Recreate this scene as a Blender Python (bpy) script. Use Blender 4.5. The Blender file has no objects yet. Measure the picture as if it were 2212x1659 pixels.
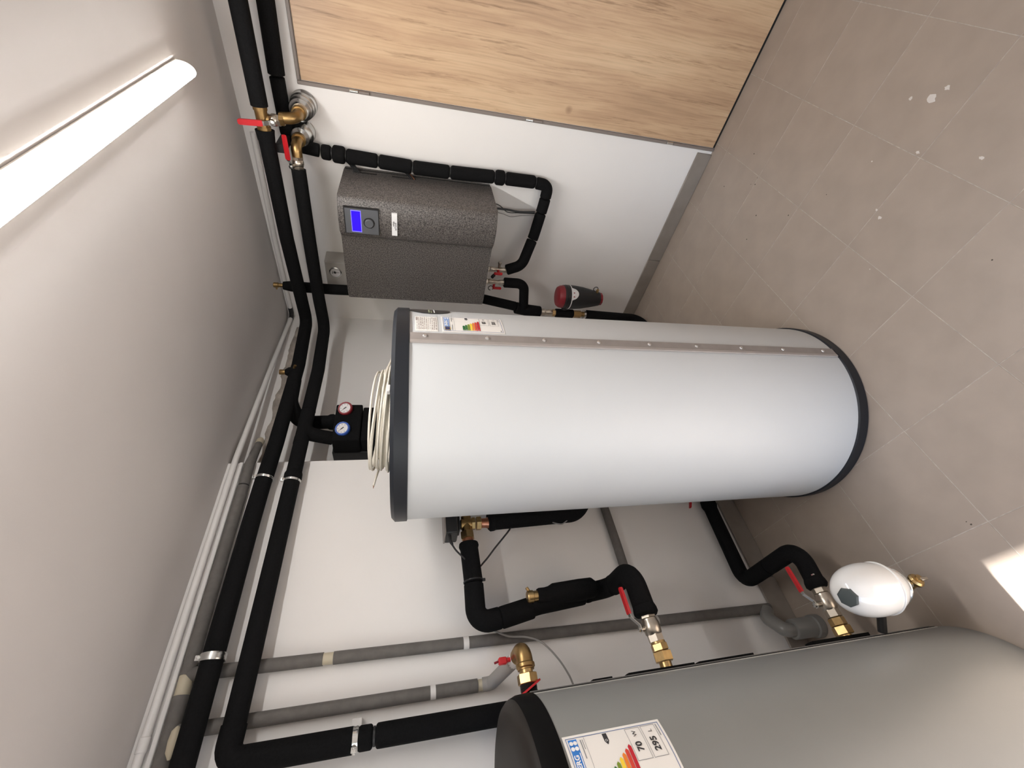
import bpy, bmesh, math, random
from mathutils import Vector as V, Matrix
random.seed(4)
S = bpy.context.scene
COL = S.collection
PI = math.pi

# ------------------------------------------------------------------ camera
cd = bpy.data.cameras.new('camera'); cam = bpy.data.objects.new('camera', cd); COL.objects.link(cam)
cd.sensor_fit = 'HORIZONTAL'; cd.sensor_width = 36.0; cd.lens = 14.979; cd.clip_start = 0.02
CAM_F = V((0.658346, 0.714794, -0.235770)).normalized()
yaw, pitch, roll = 0.826553442, -0.238009782, 0.0125245858
CAM_F = V((math.cos(yaw)*math.cos(pitch), math.sin(yaw)*math.cos(pitch), math.sin(pitch)))
_r = V((math.sin(yaw), -math.cos(yaw), 0)); _u = _r.cross(CAM_F)
CAM_R = math.cos(roll)*_r + math.sin(roll)*_u
CAM_U = -math.sin(roll)*_r + math.cos(roll)*_u
mx, my, mz = -CAM_U, CAM_R, -CAM_F          # the phone was held on its side
cam.matrix_world = Matrix(((mx.x, my.x, mz.x, -2.165012), (mx.y, my.y, mz.y, -1.773893),
                           (mx.z, my.z, mz.z, 1.5), (0, 0, 0, 1)))
S.camera = cam

# ------------------------------------------------------------------ world, sun, exposure
w = bpy.data.worlds.new('sky'); S.world = w; w.use_nodes = True
nt = w.node_tree; nt.nodes.clear()
wo = nt.nodes.new('ShaderNodeOutputWorld'); bg = nt.nodes.new('ShaderNodeBackground')
sky = nt.nodes.new('ShaderNodeTexSky'); sky.sky_type = 'NISHITA'; sky.sun_disc = False
sky.sun_elevation = math.radians(51); sky.sun_rotation = math.radians(270)
bg.inputs['Strength'].default_value = 0.48
nt.links.new(sky.outputs[0], bg.inputs[0]); nt.links.new(bg.outputs[0], wo.inputs[0])
sl = bpy.data.lights.new('sun', 'SUN'); sl.energy = 26.0; sl.angle = math.radians(1.2); sl.color = (1, .99, .97)
sun = bpy.data.objects.new('sun', sl); COL.objects.link(sun)
sun.location = (-6, -1.5, 6)
sun.rotation_euler = V((math.cos(math.radians(51)), 0, -math.sin(math.radians(51)))).to_track_quat('-Z', 'Y').to_euler()
S.view_settings.view_transform = 'Standard'; S.view_settings.look = 'None'
S.view_settings.gamma = 1.0; S.view_settings.use_curve_mapping = False
S.view_settings.exposure = 0.50
LAMP_EMIT = 112.0

CEIL = 2.195; STEP = 0.139; STEPX = -1.11
XW, YF = -3.4, -2.9                       # far side walls of the room, behind the camera

# ------------------------------------------------------------------ materials
def lin(c):
    return tuple((x/12.92 if x <= .04045 else ((x+.055)/1.055)**2.4) for x in c)
def rgb(r, g, b): return lin((r/255, g/255, b/255)) + (1,)
MATS = {}
def mat(name, col, rough=.5, metal=0., bump=None, var=None, emit=None, spec=None, coat=0):
    if name in MATS: return MATS[name]
    m = bpy.data.materials.new(name); m.use_nodes = True; n = m.node_tree; b = n.nodes['Principled BSDF']
    b.inputs['Base Color'].default_value = col; b.inputs['Roughness'].default_value = rough; b.inputs['Metallic'].default_value = metal
    if spec is not None: b.inputs['Specular IOR Level'].default_value = spec
    if coat: b.inputs['Coat Weight'].default_value = coat; b.inputs['Coat Roughness'].default_value = .08
    tc = n.nodes.new('ShaderNodeTexCoord')
    if var:                                # (scale, amount, detail)
        t = n.nodes.new('ShaderNodeTexNoise'); t.inputs['Scale'].default_value = var[0]; t.inputs['Detail'].default_value = var[2] if len(var) > 2 else 4
        r = n.nodes.new('ShaderNodeValToRGB')
        a = var[1]
        r.color_ramp.elements[0].position = .3; r.color_ramp.elements[1].position = .7
        r.color_ramp.elements[0].color = tuple(max(0, c*(1-a)) for c in col[:3])+(1,)
        r.color_ramp.elements[1].color = tuple(min(1, c*(1+a)) for c in col[:3])+(1,)
        n.links.new(tc.outputs['Object'], t.inputs['Vector']); n.links.new(t.outputs['Fac'], r.inputs[0]); n.links.new(r.outputs[0], b.inputs['Base Color'])
    if bump:                               # (scale, strength, distance)
        t = n.nodes.new('ShaderNodeTexNoise'); t.inputs['Scale'].default_value = bump[0]; t.inputs['Detail'].default_value = 4
        bp = n.nodes.new('ShaderNodeBump'); bp.inputs['Strength'].default_value = bump[1]; bp.inputs['Distance'].default_value = bump[2] if len(bump) > 2 else .002
        n.links.new(tc.outputs['Object'], t.inputs['Vector']); n.links.new(t.outputs['Fac'], bp.inputs['Height']); n.links.new(bp.outputs[0], b.inputs['Normal'])
    if emit:
        b.inputs['Emission Color'].default_value = emit[0]; b.inputs['Emission Strength'].default_value = emit[1]
    MATS[name] = m; return m

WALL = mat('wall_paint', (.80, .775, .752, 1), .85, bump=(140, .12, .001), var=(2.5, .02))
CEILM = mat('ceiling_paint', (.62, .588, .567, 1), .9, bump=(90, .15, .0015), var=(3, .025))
TILE = mat('floor_tile', (.345, .286, .238, 1), .42, var=(9, .07, 8), bump=(300, .05, .0005))
GROUT = mat('grout', (.42, .37, .325, 1), .9, var=(60, .2))
SKIRT = mat('skirting_tile', (.25, .218, .19, 1), .4, var=(14, .08, 6))
WHITE = mat('white_jacket', (.545, .558, .566, 1), .46, bump=(420, .10, .0006), var=(4, .012))
GREYJ = mat('grey_jacket', (.222, .223, .215, 1), .42, bump=(420, .10, .0006), var=(6, .02))
SLATE = mat('slate_plastic', (.0125, .0145, .019, 1), .45, spec=.3)
CAPB = mat('brown_black_plastic', (.019, .0155, .0132, 1), .55, spec=.2)
FOAM = mat('black_foam', (.0062, .0062, .0066, 1), .9, bump=(500, .25, .0008), var=(180, .25), spec=.12)
FOAMD = mat('black_foam_seam', (.004, .004, .004, 1), .9, spec=.15)
GFOAM = mat('grey_foam', (.135, .125, .115, 1), .85, bump=(400, .2, .0008), var=(40, .12))
TAPE = mat('cream_tape', (.52, .46, .34, 1), .55, bump=(60, .3, .001))
GRANITE = mat('granulated_grey', (.10, .09, .084, 1), .45, bump=(230, .8, .0022), var=(230, .85, 2))
STRIPM = mat('seam_strip_grey', (.27, .24, .225, 1), .5, var=(30, .08))
CHROME = mat('zinc_steel', (.70, .71, .70, 1), .24, 1.)
RIVET = mat('bright_rivet', (.85, .85, .85, 1), .3, 1.)
NICKEL = mat('nickel_brass', (.52, .47, .40, 1), .32, 1., bump=(120, .12, .0006))
BRASS = mat('brass', (.52, .36, .165, 1), .33, 1., var=(60, .12))
BRONZE = mat('dull_brass', (.36, .235, .10, 1), .38, 1., var=(40, .2))
COPPER = mat('copper', (.50, .22, .13, 1), .35, 1.)
RED = mat('red_lever', (.56, .015, .022, 1), .42)
DRED = mat('dark_red_plastic', (.22, .012, .02, 1), .42)
BLUE = mat('blue_plastic', (.02, .085, .40, 1), .4)
BLACKP = mat('black_plastic', (.012, .012, .013, 1), .5)
MARK = mat('dark_print', (.03, .028, .03, 1), .6)
DIALW = mat('dial_white', (.72, .70, .70, 1), .4)
WPLAST = mat('white_plastic', (.72, .70, .68, 1), .45)
PAPER = mat('label_paper', (.80, .77, .73, 1), .5)
PAPERW = mat('label_white', (.84, .84, .84, 1), .5)
ENAMEL = mat('white_enamel', (.80, .79, .77, 1), .16, coat=.6)
CABLEW = mat('cream_cable', (.70, .65, .56, 1), .5)
CABLEG = mat('grey_cable', (.26, .25, .24, 1), .55)
CABLEB = mat('black_cable', (.010, .010, .011, 1), .5)
BOXG = mat('grey_box_plastic', (.40, .375, .345, 1), .55, bump=(60, .08, .001))
PVC = mat('grey_pvc', (.20, .195, .185, 1), .3)
LINEB = mat('blue_line', (.10, .16, .36, 1), .6)
LINEG = mat('grey_line', (.28, .28, .29, 1), .6)
EUBLUE = mat('label_blue', (.035, .20, .60, 1), .5)
EUNAVY = mat('label_navy', (.02, .03, .11, 1), .5)
PANEL = mat('panel_grey', (.105, .11, .12, 1), .4)
SCREEN = mat('lit_blue_screen', (.0, .0, .05, 1), .4, emit=((.028, .0, .85, 1), .9))
SCREENW = mat('lit_pale_blue', (.1, .1, .5, 1), .3, emit=((.20, .17, .95, 1), .9))
LAMPM = mat('lit_diffuser', (.9, .9, .88, 1), .4, emit=((1, .985, .965, 1), LAMP_EMIT))
LAMPF = mat('lit_diffuser_flank', (.9, .9, .88, 1), .4, emit=((1, .95, .89, 1), 1.3))
LAMPH = mat('lamp_housing', (.80, .76, .68, 1), .4)
FRAMEM = mat('taupe_steel_frame', (.21, .175, .155, 1), .5)
HOLE = mat('dark_gap', (.008, .007, .006, 1), .9)
PLASTER = mat('rough_plaster', (.40, .355, .31, 1), .95, bump=(35, .9, .01), var=(18, .25))
ARROWS = [mat('class_%s' % n, c, .5) for n, c in (('dark_green', rgb(20, 95, 45)), ('green', rgb(50, 110, 50)), ('lime', rgb(120, 140, 45)), ('yellow', rgb(240, 205, 60)),
          ('orange', rgb(225, 125, 45)), ('vermilion', rgb(205, 65, 50)), ('crimson', rgb(185, 30, 45)))]

def wood_mat():
    m = bpy.data.materials.new('oak_laminate'); m.use_nodes = True; n = m.node_tree; b = n.nodes['Principled BSDF']; b.inputs['Roughness'].default_value = .45
    L = n.links.new
    tc = n.nodes.new('ShaderNodeTexCoord')
    warp = n.nodes.new('ShaderNodeTexNoise'); warp.inputs['Scale'].default_value = 1.6; warp.inputs['Detail'].default_value = 2
    L(tc.outputs['Object'], warp.inputs['Vector'])
    mixv = n.nodes.new('ShaderNodeVectorMath'); mixv.operation = 'MULTIPLY_ADD'; mixv.inputs[1].default_value = (.035, .035, .02)
    L(warp.outputs['Color'], mixv.inputs[0]); L(tc.outputs['Object'], mixv.inputs[2])
    mp = n.nodes.new('ShaderNodeMapping'); mp.inputs['Scale'].default_value = (1, 4.2, .62); mp.inputs['Rotation'].default_value = (.06, 0, 0); L(mixv.outputs[0], mp.inputs['Vector'])
    n1 = n.nodes.new('ShaderNodeTexNoise'); n1.inputs['Scale'].default_value = 1.9; n1.inputs['Detail'].default_value = 8; n1.inputs['Roughness'].default_value = .62; n1.inputs['Distortion'].default_value = .15
    L(mp.outputs[0], n1.inputs['Vector'])
    r1 = n.nodes.new('ShaderNodeValToRGB'); e = r1.color_ramp.elements
    e[0].position = .25; e[0].color = (.40, .26, .155, 1); e[1].position = .76; e[1].color = (.66, .48, .305, 1)
    x = e.new(.43); x.color = (.50, .325, .195, 1); x = e.new(.56); x.color = (.58, .395, .24, 1)
    L(n1.outputs['Fac'], r1.inputs[0])
    mp2 = n.nodes.new('ShaderNodeMapping'); mp2.inputs['Scale'].default_value = (1, 60, 1.6); mp2.inputs['Rotation'].default_value = (.06, 0, 0); L(mixv.outputs[0], mp2.inputs['Vector'])
    n2 = n.nodes.new('ShaderNodeTexNoise'); n2.inputs['Scale'].default_value = 2.2; n2.inputs['Detail'].default_value = 5
    L(mp2.outputs[0], n2.inputs['Vector'])
    r2 = n.nodes.new('ShaderNodeValToRGB'); r2.color_ramp.elements[0].position = .3; r2.color_ramp.elements[0].color = (.82, .80, .78, 1); r2.color_ramp.elements[1].position = .55; r2.color_ramp.elements[1].color = (1, 1, 1, 1)
    L(n2.outputs['Fac'], r2.inputs[0])
    # dark vertical cracks
    mp3 = n.nodes.new('ShaderNodeMapping'); mp3.inputs['Scale'].default_value = (1, 14, .9); mp3.inputs['Rotation'].default_value = (.09, 0, 0); L(mixv.outputs[0], mp3.inputs['Vector'])
    n3 = n.nodes.new('ShaderNodeTexNoise'); n3.inputs['Scale'].default_value = 2.7; n3.inputs['Detail'].default_value = 6; n3.inputs['Roughness'].default_value = .7
    L(mp3.outputs[0], n3.inputs['Vector'])
    r3 = n.nodes.new('ShaderNodeValToRGB'); r3.color_ramp.elements[0].position = .33; r3.color_ramp.elements[0].color = (.58, .53, .48, 1); r3.color_ramp.elements[1].position = .44; r3.color_ramp.elements[1].color = (1, 1, 1, 1)
    L(n3.outputs['Fac'], r3.inputs[0])
    # knots
    vo = n.nodes.new('ShaderNodeTexVoronoi'); vo.inputs['Scale'].default_value = 3.2; L(mixv.outputs[0], vo.inputs['Vector'])
    r4 = n.nodes.new('ShaderNodeValToRGB'); r4.color_ramp.elements[0].position = .02; r4.color_ramp.elements[0].color = (.45, .38, .34, 1); r4.color_ramp.elements[1].position = .075; r4.color_ramp.elements[1].color = (1, 1, 1, 1)
    L(vo.outputs['Distance'], r4.inputs[0])
    cur = r1.outputs[0]
    for r in (r2, r3, r4):
        mm = n.nodes.new('ShaderNodeMix'); mm.data_type = 'RGBA'; mm.blend_type = 'MULTIPLY'; mm.inputs[0].default_value = 1
        L(cur, mm.inputs[6]); L(r.outputs[0], mm.inputs[7]); cur = mm.outputs[2]
    L(cur, b.inputs['Base Color'])
    return m
WOOD = wood_mat()

# ------------------------------------------------------------------ mesh helpers
class MB:
    def __init__(s): s.v = []; s.f = []
    def add(s, vs, fs):
        o = len(s.v); s.v += [V(a) for a in vs]; s.f += [tuple(i+o for i in f) for f in fs]; return s
    def box(s, a, b, bev=0, segs=1):
        bm = bmesh.new(); bmesh.ops.create_cube(bm, size=1)
        a = V(a); b = V(b); c = (a+b)/2; d = b-a
        for q in bm.verts: q.co = V((q.co.x*d.x, q.co.y*d.y, q.co.z*d.z))+c
        if bev: bmesh.ops.bevel(bm, geom=list(bm.edges), offset=bev, segments=segs, profile=.5, affect='EDGES')
        bm.verts.index_update(); s.add([q.co.copy() for q in bm.verts], [[q.index for q in f.verts] for f in bm.faces]); bm.free(); return s
    def lathe(s, prof, o, d=(0, 0, 1), seg=32, up=None, phase=0.):
        o = V(o); d = V(d).normalized(); up = V(up) if up else (V((0, 0, 1)) if abs(d.z) < .9 else V((1, 0, 0)))
        a = (up - d*up.dot(d)).normalized(); b = d.cross(a)
        vs = []; fs = []; k = len(prof)
        for i in range(seg):
            t = 2*PI*i/seg+phase; e = a*math.cos(t)+b*math.sin(t)
            for r, h in prof: vs.append(o+e*r+d*h)
        for i in range(seg):
            j = (i+1) % seg
            for q in range(k-1): fs.append((i*k+q, j*k+q, j*k+q+1, i*k+q+1))
        if prof[0][0] > 1e-6: fs.append(tuple(i*k for i in range(seg))[::-1])
        if prof[-1][0] > 1e-6: fs.append(tuple(i*k+k-1 for i in range(seg)))
        return s.add(vs, fs)
    def cyl(s, a, b, r, seg=24, bev=0):
        a = V(a); b = V(b); h = (b-a).length; bev = min(bev, h/2.2, r*.9)
        pr = [(r, 0), (r, h)] if not bev else [(r-bev, 0), (r, bev), (r, h-bev), (r-bev, h)]
        return s.lathe(pr, a, b-a, seg)
    def hexn(s, a, b, r, phase=0.2):
        a = V(a); b = V(b); h = (b-a).length; c = r*.1
        return s.lathe([(r-c, 0), (r, c*.6), (r, h-c*.6), (r-c, h)], a, b-a, 6, phase=phase)
    def tube(s, pts, r, seg=14, cap=True):
        pts = [V(q) for q in pts]; n = len(pts); rr = r if isinstance(r, (list, tuple)) else [r]*n
        tg = []
        for i in range(n):
            t = (pts[min(i+1, n-1)]-pts[max(i-1, 0)]); tg.append(t.normalized())
        up = V((0, 0, 1)) if abs(tg[0].z) < .9 else V((1, 0, 0))
        a = (up-tg[0]*up.dot(tg[0])).normalized(); vs = []
        for i in range(n):
            a = (a-tg[i]*a.dot(tg[i])).normalized(); b = tg[i].cross(a)
            for k in range(seg):
                t = 2*PI*k/seg; vs.append(pts[i]+(a*math.cos(t)+b*math.sin(t))*rr[i])
        fs = []
        for i in range(n-1):
            for k in range(seg):
                j = (k+1) % seg; fs.append((i*seg+k, i*seg+j, (i+1)*seg+j, (i+1)*seg+k))
        if cap: fs.append(tuple(range(seg))[::-1]); fs.append(tuple((n-1)*seg+k for k in range(seg)))
        return s.add(vs, fs)
    def prism(s, poly, z0, z1):
        n = len(poly); vs = [(x, y, z0) for x, y in poly]+[(x, y, z1) for x, y in poly]
        fs = [tuple(range(n))[::-1], tuple(range(n, 2*n))]+[(i, (i+1) % n, n+(i+1) % n, n+i) for i in range(n)]
        return s.add(vs, fs)
    def sphere(s, c, r, u=20, v=12):
        return s.lathe([(r*math.sin(PI*i/v), -r*math.cos(PI*i/v)) for i in range(v+1)], c, (0, 0, 1), u)

def fillet(pts, rad, n=7):
    pts = [V(p) for p in pts]; out = [pts[0]]
    rads = rad if isinstance(rad, (list, tuple)) else [rad]*len(pts)
    for i in range(1, len(pts)-1):
        p, a, b = pts[i], pts[i-1]-pts[i], pts[i+1]-pts[i]
        la, lb = a.length, b.length; a.normalize(); b.normalize()
        ang = a.angle(b)
        if ang > PI-.02: out.append(p); continue
        d = min(rads[i]/math.tan(ang/2), la*.49, lb*.49); R = d*math.tan(ang/2)
        c = p+(a+b).normalized()*(R/math.sin(ang/2)); s0 = p+a*d-c; s1 = p+b*d-c
        tot = s0.angle(s1); ax = s0.cross(s1).normalized()
        for k in range(n+1): out.append(c+Matrix.Rotation(tot*k/n, 3, ax) @ s0)
    out.append(pts[-1]); return out
def spline(pts, n=8):
    pts = [V(p) for p in pts]; P = [pts[0]*2-pts[1]]+pts+[pts[-1]*2-pts[-2]]; out = []
    for i in range(1, len(P)-2):
        for k in range(n):
            t = k/n; a, b, c, d = P[i-1], P[i], P[i+1], P[i+2]
            out.append(.5*((2*b)+(c-a)*t+(2*a-5*b+4*c-d)*t*t+(3*b-a-3*c+d)*t**3))
    out.append(pts[-1]); return out

ORG = {}
def org(p):
    while p is not None and p not in ORG: p = p.parent
    return ORG.get(p, V((0, 0, 0)))
def obj(name, mb, m, parent=None, smooth=40, label=None, kind=None):
    me = bpy.data.meshes.new(name); o0 = org(parent) if parent else V((0, 0, 0))
    me.from_pydata([tuple(q-o0) for q in mb.v], [], mb.f); me.update()
    bm = bmesh.new(); bm.from_mesh(me); bmesh.ops.recalc_face_normals(bm, faces=bm.faces); bm.to_mesh(me); bm.free()
    if smooth:
        for f in me.polygons: f.use_smooth = True
        me.set_sharp_from_angle(angle=math.radians(smooth))
    me.materials.append(m)
    o = bpy.data.objects.new(name, me); COL.objects.link(o)
    if parent: o.parent = parent
    if label: o['label'] = label
    if kind: o['kind'] = kind
    return o
def thing(name, label, cat, loc=(0, 0, 0), group=None):
    e = bpy.data.objects.new(name, None); COL.objects.link(e); e.location = loc; e.empty_display_size = .05
    ORG[e] = V(loc); e['label'] = label; e['category'] = cat
    if group: e['group'] = group
    return e
def tag(o, label, cat, group=None):
    o['label'] = label; o['category'] = cat
    if group: o['group'] = group
    return o
def struct(name, mb, m, smooth=0):
    o = obj(name, mb, m, None, smooth); o['kind'] = 'structure'; return o
def dup(o, parent, off):
    c = o.copy(); COL.objects.link(c); c.parent = parent; c.location = V(o.location)+V(off); return c
def text_mb(s, size, align='CENTER', bold=0):
    cu = bpy.data.curves.new('print', 'FONT'); cu.body = s; cu.size = size; cu.align_x = align; cu.align_y = 'CENTER'; cu.resolution_u = 3; cu.offset = bold
    o = bpy.data.objects.new('print', cu); COL.objects.link(o)
    me = bpy.data.meshes.new_from_object(o.evaluated_get(bpy.context.evaluated_depsgraph_get()))
    r = ([v.co.copy() for v in me.vertices], [tuple(p.vertices) for p in me.polygons])
    bpy.data.objects.remove(o); bpy.data.curves.remove(cu); bpy.data.meshes.remove(me)
    return r

# ------------------------------------------------------------------ room shell
floor = struct('floor', MB().box((XW-.2, YF-.2, -.12), (.0, 0, -.0005)), GROUT)
tm = MB().box((-.1465, -.1465, -.012), (.1465, .1465, 0), .0012)
xs = [-.11+.295-.295*i for i in range(13)]; ys = [-.36+.295-.2945*j for j in range(12)]
first = None
for i, x in enumerate(xs[:-1]):
    for j, y in enumerate(ys[:-1]):
        cx, cy = x-.1475, y-.1475
        if cx < XW-.05 or cy < YF-.1 or cy+.1475 > .001 and False: continue
        x1 = min(x, -.001); y1 = min(y, -.001)
        if first is None or x1 != x:
            t = obj('tile', MB().box((x-.295+.0011, y-.2945+.0011, -.012), (x1-.0011, y1-.0011, 0), .0004), TILE, floor)
            if x1 == x and first is None:
                t.data.transform(Matrix.Translation((-cx, -cy, 0))); t.location = (cx, cy, 0); first = t
        else:
            t = first.copy(); COL.objects.link(t); t.parent = floor; t.location = (cx, cy, 0)
random.seed(5)
SPOT = mat('pale_paint_spot', (.62, .58, .54, 1), .7)
for x, y, r in ((-.894, -1.669, .016), (-.83, -1.652, .008), (-.915, -1.70, .010), (-1.145, -1.594, .007), (-.856, -1.476, .004), (-.975, -1.547, .007), (-1.019, -1.361, .008), (-.992, -1.374, .005), (-1.12, -1.23, .0025), (-.60, -1.92, .004)):
    k = 11; vs = []
    for i in range(k):
        t = 2*PI*i/k; q = r*random.uniform(.55, 1.1); vs.append((x+q*math.cos(t)*1.0, y+q*math.sin(t)*.7))
    obj('paint_spot', MB().prism(vs, -.0002, .0004), SPOT, floor)
DIRT = mat('dark_dirt', (.06, .05, .04, 1), .9)
for x, y in ((-.40, -1.235), (-.41, -1.21), (-.385, -1.20), (-.68, -1.2), (-.52, -1.12), (-.30, -1.30), (-.78, -1.33), (-1.37, -1.42), (-.55, -1.02), (-1.86, -.905), (-1.87, -.91), (-.22, -1.12)):
    k = 7; r = random.uniform(.002, .004); vs = [(x+r*random.uniform(.5, 1)*math.cos(2*PI*i/k), y+r*random.uniform(.5, 1)*math.sin(2*PI*i/k)) for i in range(k)]
    obj('dirt_speck', MB().prism(vs, -.0002, .0004), DIRT, floor)
obj('tile', MB().box((XW, -.064, -.012), (-.113, -.0, 0)), TILE, floor)
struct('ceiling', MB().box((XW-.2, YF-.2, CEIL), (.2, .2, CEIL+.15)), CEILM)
# left wall: set back near the corner, standing forward beyond the step
struct('wall_left', MB().prism([(.2, .0), (.2, .2), (XW-.2, .2), (XW-.2, -STEP), (STEPX, -STEP), (STEPX, 0)], -.12, CEIL), WALL)
struct('wall_right', MB().box((0, YF-.2, -.12), (.2, 0, CEIL)), WALL)
DY0, DY1, DH = -2.15, -.857, 2.0       # open doorway on the far left, the daylight comes in here
wb = MB().box((XW-.2, YF-.2, -.12), (XW, DY0, CEIL)); wb.box((XW-.2, DY1, -.12), (XW, -STEP, CEIL)); wb.box((XW-.2, DY0, DH), (XW, DY1, CEIL))
struct('wall_back', wb, WALL)
struct('wall_front', MB().box((XW, YF-.2, -.12), (0, YF, CEIL)), WALL)
pl = bpy.data.lights.new('doorway_portal', 'AREA'); pl.shape = 'RECTANGLE'; pl.size = DH; pl.size_y = DY1-DY0; pl.cycles.is_portal = True
po = bpy.data.objects.new('doorway_portal', pl); COL.objects.link(po); po.location = (XW-.19, (DY0+DY1)/2, DH/2); po.rotation_euler = (0, -PI/2, 0)
gr = struct('ground', MB().box((-14, -9, -.3), (XW-.2, 6, -.13)), mat('outside_paving', (.16, .16, .165, 1), .9, var=(3, .1)))

bb = struct('baseboard_right', MB().box((-.004, -1.190, 0), (0, -.012, .079)), GROUT)
for y0, y1 in ((-1.190, -.574), (-.571, -.013)):
    obj('skirting_tile', MB().box((-.012, y0, .001), (-.003, y1, .081), .0015), SKIRT, bb)
bl = struct('baseboard_left', MB().box((XW, -STEP-.004, 0), (STEPX, -STEP, .085)), GROUT)
for x0, x1 in ((-1.745, -1.112), (-2.36, -1.749), (-2.97, -2.364)):
    obj('skirting_tile', MB().box((x0, -STEP-.013, .001), (x1, -STEP-.003, .090), .0015), SKIRT, bl)
struct('baseboard_back', MB().box((STEPX, -.012, 0), (-.013, 0, .08), .0015), SKIRT)

# rough plaster ridge under the ceiling in the recess
random.seed(2)
m = MB(); N = 46
for i in range(N):
    x = -1.105+i*(1.0/N); dz = .018+.012*random.random(); dy = .012+.014*random.random()
    zc = 2.115+.006*math.sin(i*.7)
    m.add([(x, 0, zc-dz), (x, -dy, zc-dz*.5), (x, -dy*.8, zc+dz*.6), (x, 0, zc+dz)], [])
m.f = [(i*4+k, i*4+k+1, i*4+5+k, i*4+4+k) for i in range(N-1) for k in range(3)]
struct('trim_1', m, PLASTER, 60)

# door in the right wall
dr = bpy.data.objects.new('door_1', None); COL.objects.link(dr); dr.location = (0, -1.66, 0); ORG[dr] = V(dr.location); dr['kind'] = 'structure'
dr['label'] = 'oak laminate door with taupe steel frame in the right wall'
obj('door_panel', MB().box((-.006, -2.08, .010), (.03, -1.2205, 1.936), .0015), WOOD, dr)
fr = MB(); fr.box((-.010, -1.2185, 0), (.02, -1.204, 1.951), .002); fr.box((-.010, -2.11, 1.938), (.02, -1.2188, 1.951), .002); fr.box((-.010, -2.11, 0), (.02, -2.083, 1.9378), .002)
obj('door_frame', fr, FRAMEM, dr)
obj('door_gap', MB().box((-.004, -2.08, 0), (.02, -1.2205, .010)), HOLE, dr)
for z in (1.716, .962, .238):
    hg = obj('hinge', MB().cyl((-.015, -1.2125, z-.042), (-.015, -1.2125, z+.0), .0062, 12, .001), FRAMEM, dr)
    obj('pin', MB().cyl((-.015, -1.2125, z+.002), (-.015, -1.2125, z+.036), .0068, 12, .001), CHROME, hg)

# ------------------------------------------------------------------ lamp
lp = thing('ceiling_lamp', 'long lit white tube batten lamp on the ceiling', 'lamp', (-1.15, -1.315, CEIL))
LX0, LX1, LY = -1.95, -.452, -1.312
hs = MB(); hs.box((LX0, LY-.0255, CEIL-.010), (LX1, LY+.0255, CEIL-.0005), .003); obj('housing', hs, LAMPH, lp)
prof = [(LY+.0245*math.cos(t), CEIL-.0095-.044*math.sin(t)) for t in [PI*i/18 for i in range(19)]]
def strip(a, b, x0, x1):
    p = prof[a:b+1]; n = len(p)
    return MB().add([(x0, y, z) for y, z in p]+[(x1, y, z) for y, z in p], [(i, i+1, n+1+i, n+i) for i in range(n-1)])
df = obj('diffuser', strip(6, 12, LX0+.004, LX1-.012), LAMPM, lp, label='glowing white underside of the diffuser')
for a, b in ((0, 6), (12, 18)): obj('diffuser_flank', strip(a, b, LX0+.004, LX1-.012), LAMPF, df)
for x0, x1, k in ((LX1-.0119, LX1-.001, .9), (LX0+.0035, LX0-.006, .9)):
    n = len(prof); q = [(x0, y, z) for y, z in prof]+[(x1, LY+(y-LY)*k, CEIL-.0095+(z-CEIL+.0095)*k) for y, z in prof]
    obj('end_cap', MB().add(q, [(i, i+1, n+1+i, n+i) for i in range(n-1)]+[tuple(range(n)), tuple(range(n, 2*n))[::-1]]), LAMPF, lp)

# ------------------------------------------------------------------ tanks
def ring_patch(c, r, a0, a1, z0, z1, n=12, th=.0012):
    """curved sheet lying on a cylinder of radius r"""
    m = MB(); vs = []
    for i in range(n+1):
        t = math.radians(a0+(a1-a0)*i/n)
        for rr in (r-.001, r+th):
            for z in (z0, z1): vs.append((c[0]+rr*math.cos(t), c[1]+rr*math.sin(t), z))
    fs = []
    for i in range(n):
        o = i*4; p = o+4
        fs += [(o+2, p+2, p+3, o+3), (o, o+1, p+1, p), (o+1, o+3, p+3, p+1), (o, p, p+2, o+2)]
    fs += [(0, 2, 3, 1), (n*4, n*4+1, n*4+3, n*4+2)]
    return m.add(vs, fs)
def wrap(vs, c, r, a, z):
    """flat print (x right, y up) laid on the cylinder, seen from outside"""
    return [(c[0]+r*math.cos(math.radians(a)+x/r), c[1]+r*math.sin(math.radians(a)+x/r), z+y) for x, y, *_ in vs]
def flat(polys):                            # list of 2D polygons -> verts, faces (subdivided strips not needed for small marks)
    vs = []; fs = []
    for p in polys:
        o = len(vs); vs += [(x, y, 0) for x, y in p]; fs.append(tuple(range(o, o+len(p))))
    return vs, fs
def rect(x0, y0, x1, y1, n=1):
    return [[(x0+(x1-x0)*i/n, y0), (x0+(x1-x0)*(i+1)/n, y0), (x0+(x1-x0)*(i+1)/n, y1), (x0+(x1-x0)*i/n, y1)] for i in range(n)]
def outline(x0, y0, x1, y1, t=.0006, n=6):
    return rect(x0, y0, x1, y0+t, n)+rect(x0, y1-t, x1, y1, n)+rect(x0, y0, x0+t, y1)+rect(x1-t, y0, x1, y1)
def disc(x, y, r, n=14): return [[(x+r*math.cos(2*PI*i/n), y+r*math.sin(2*PI*i/n)) for i in range(n)]]

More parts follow.
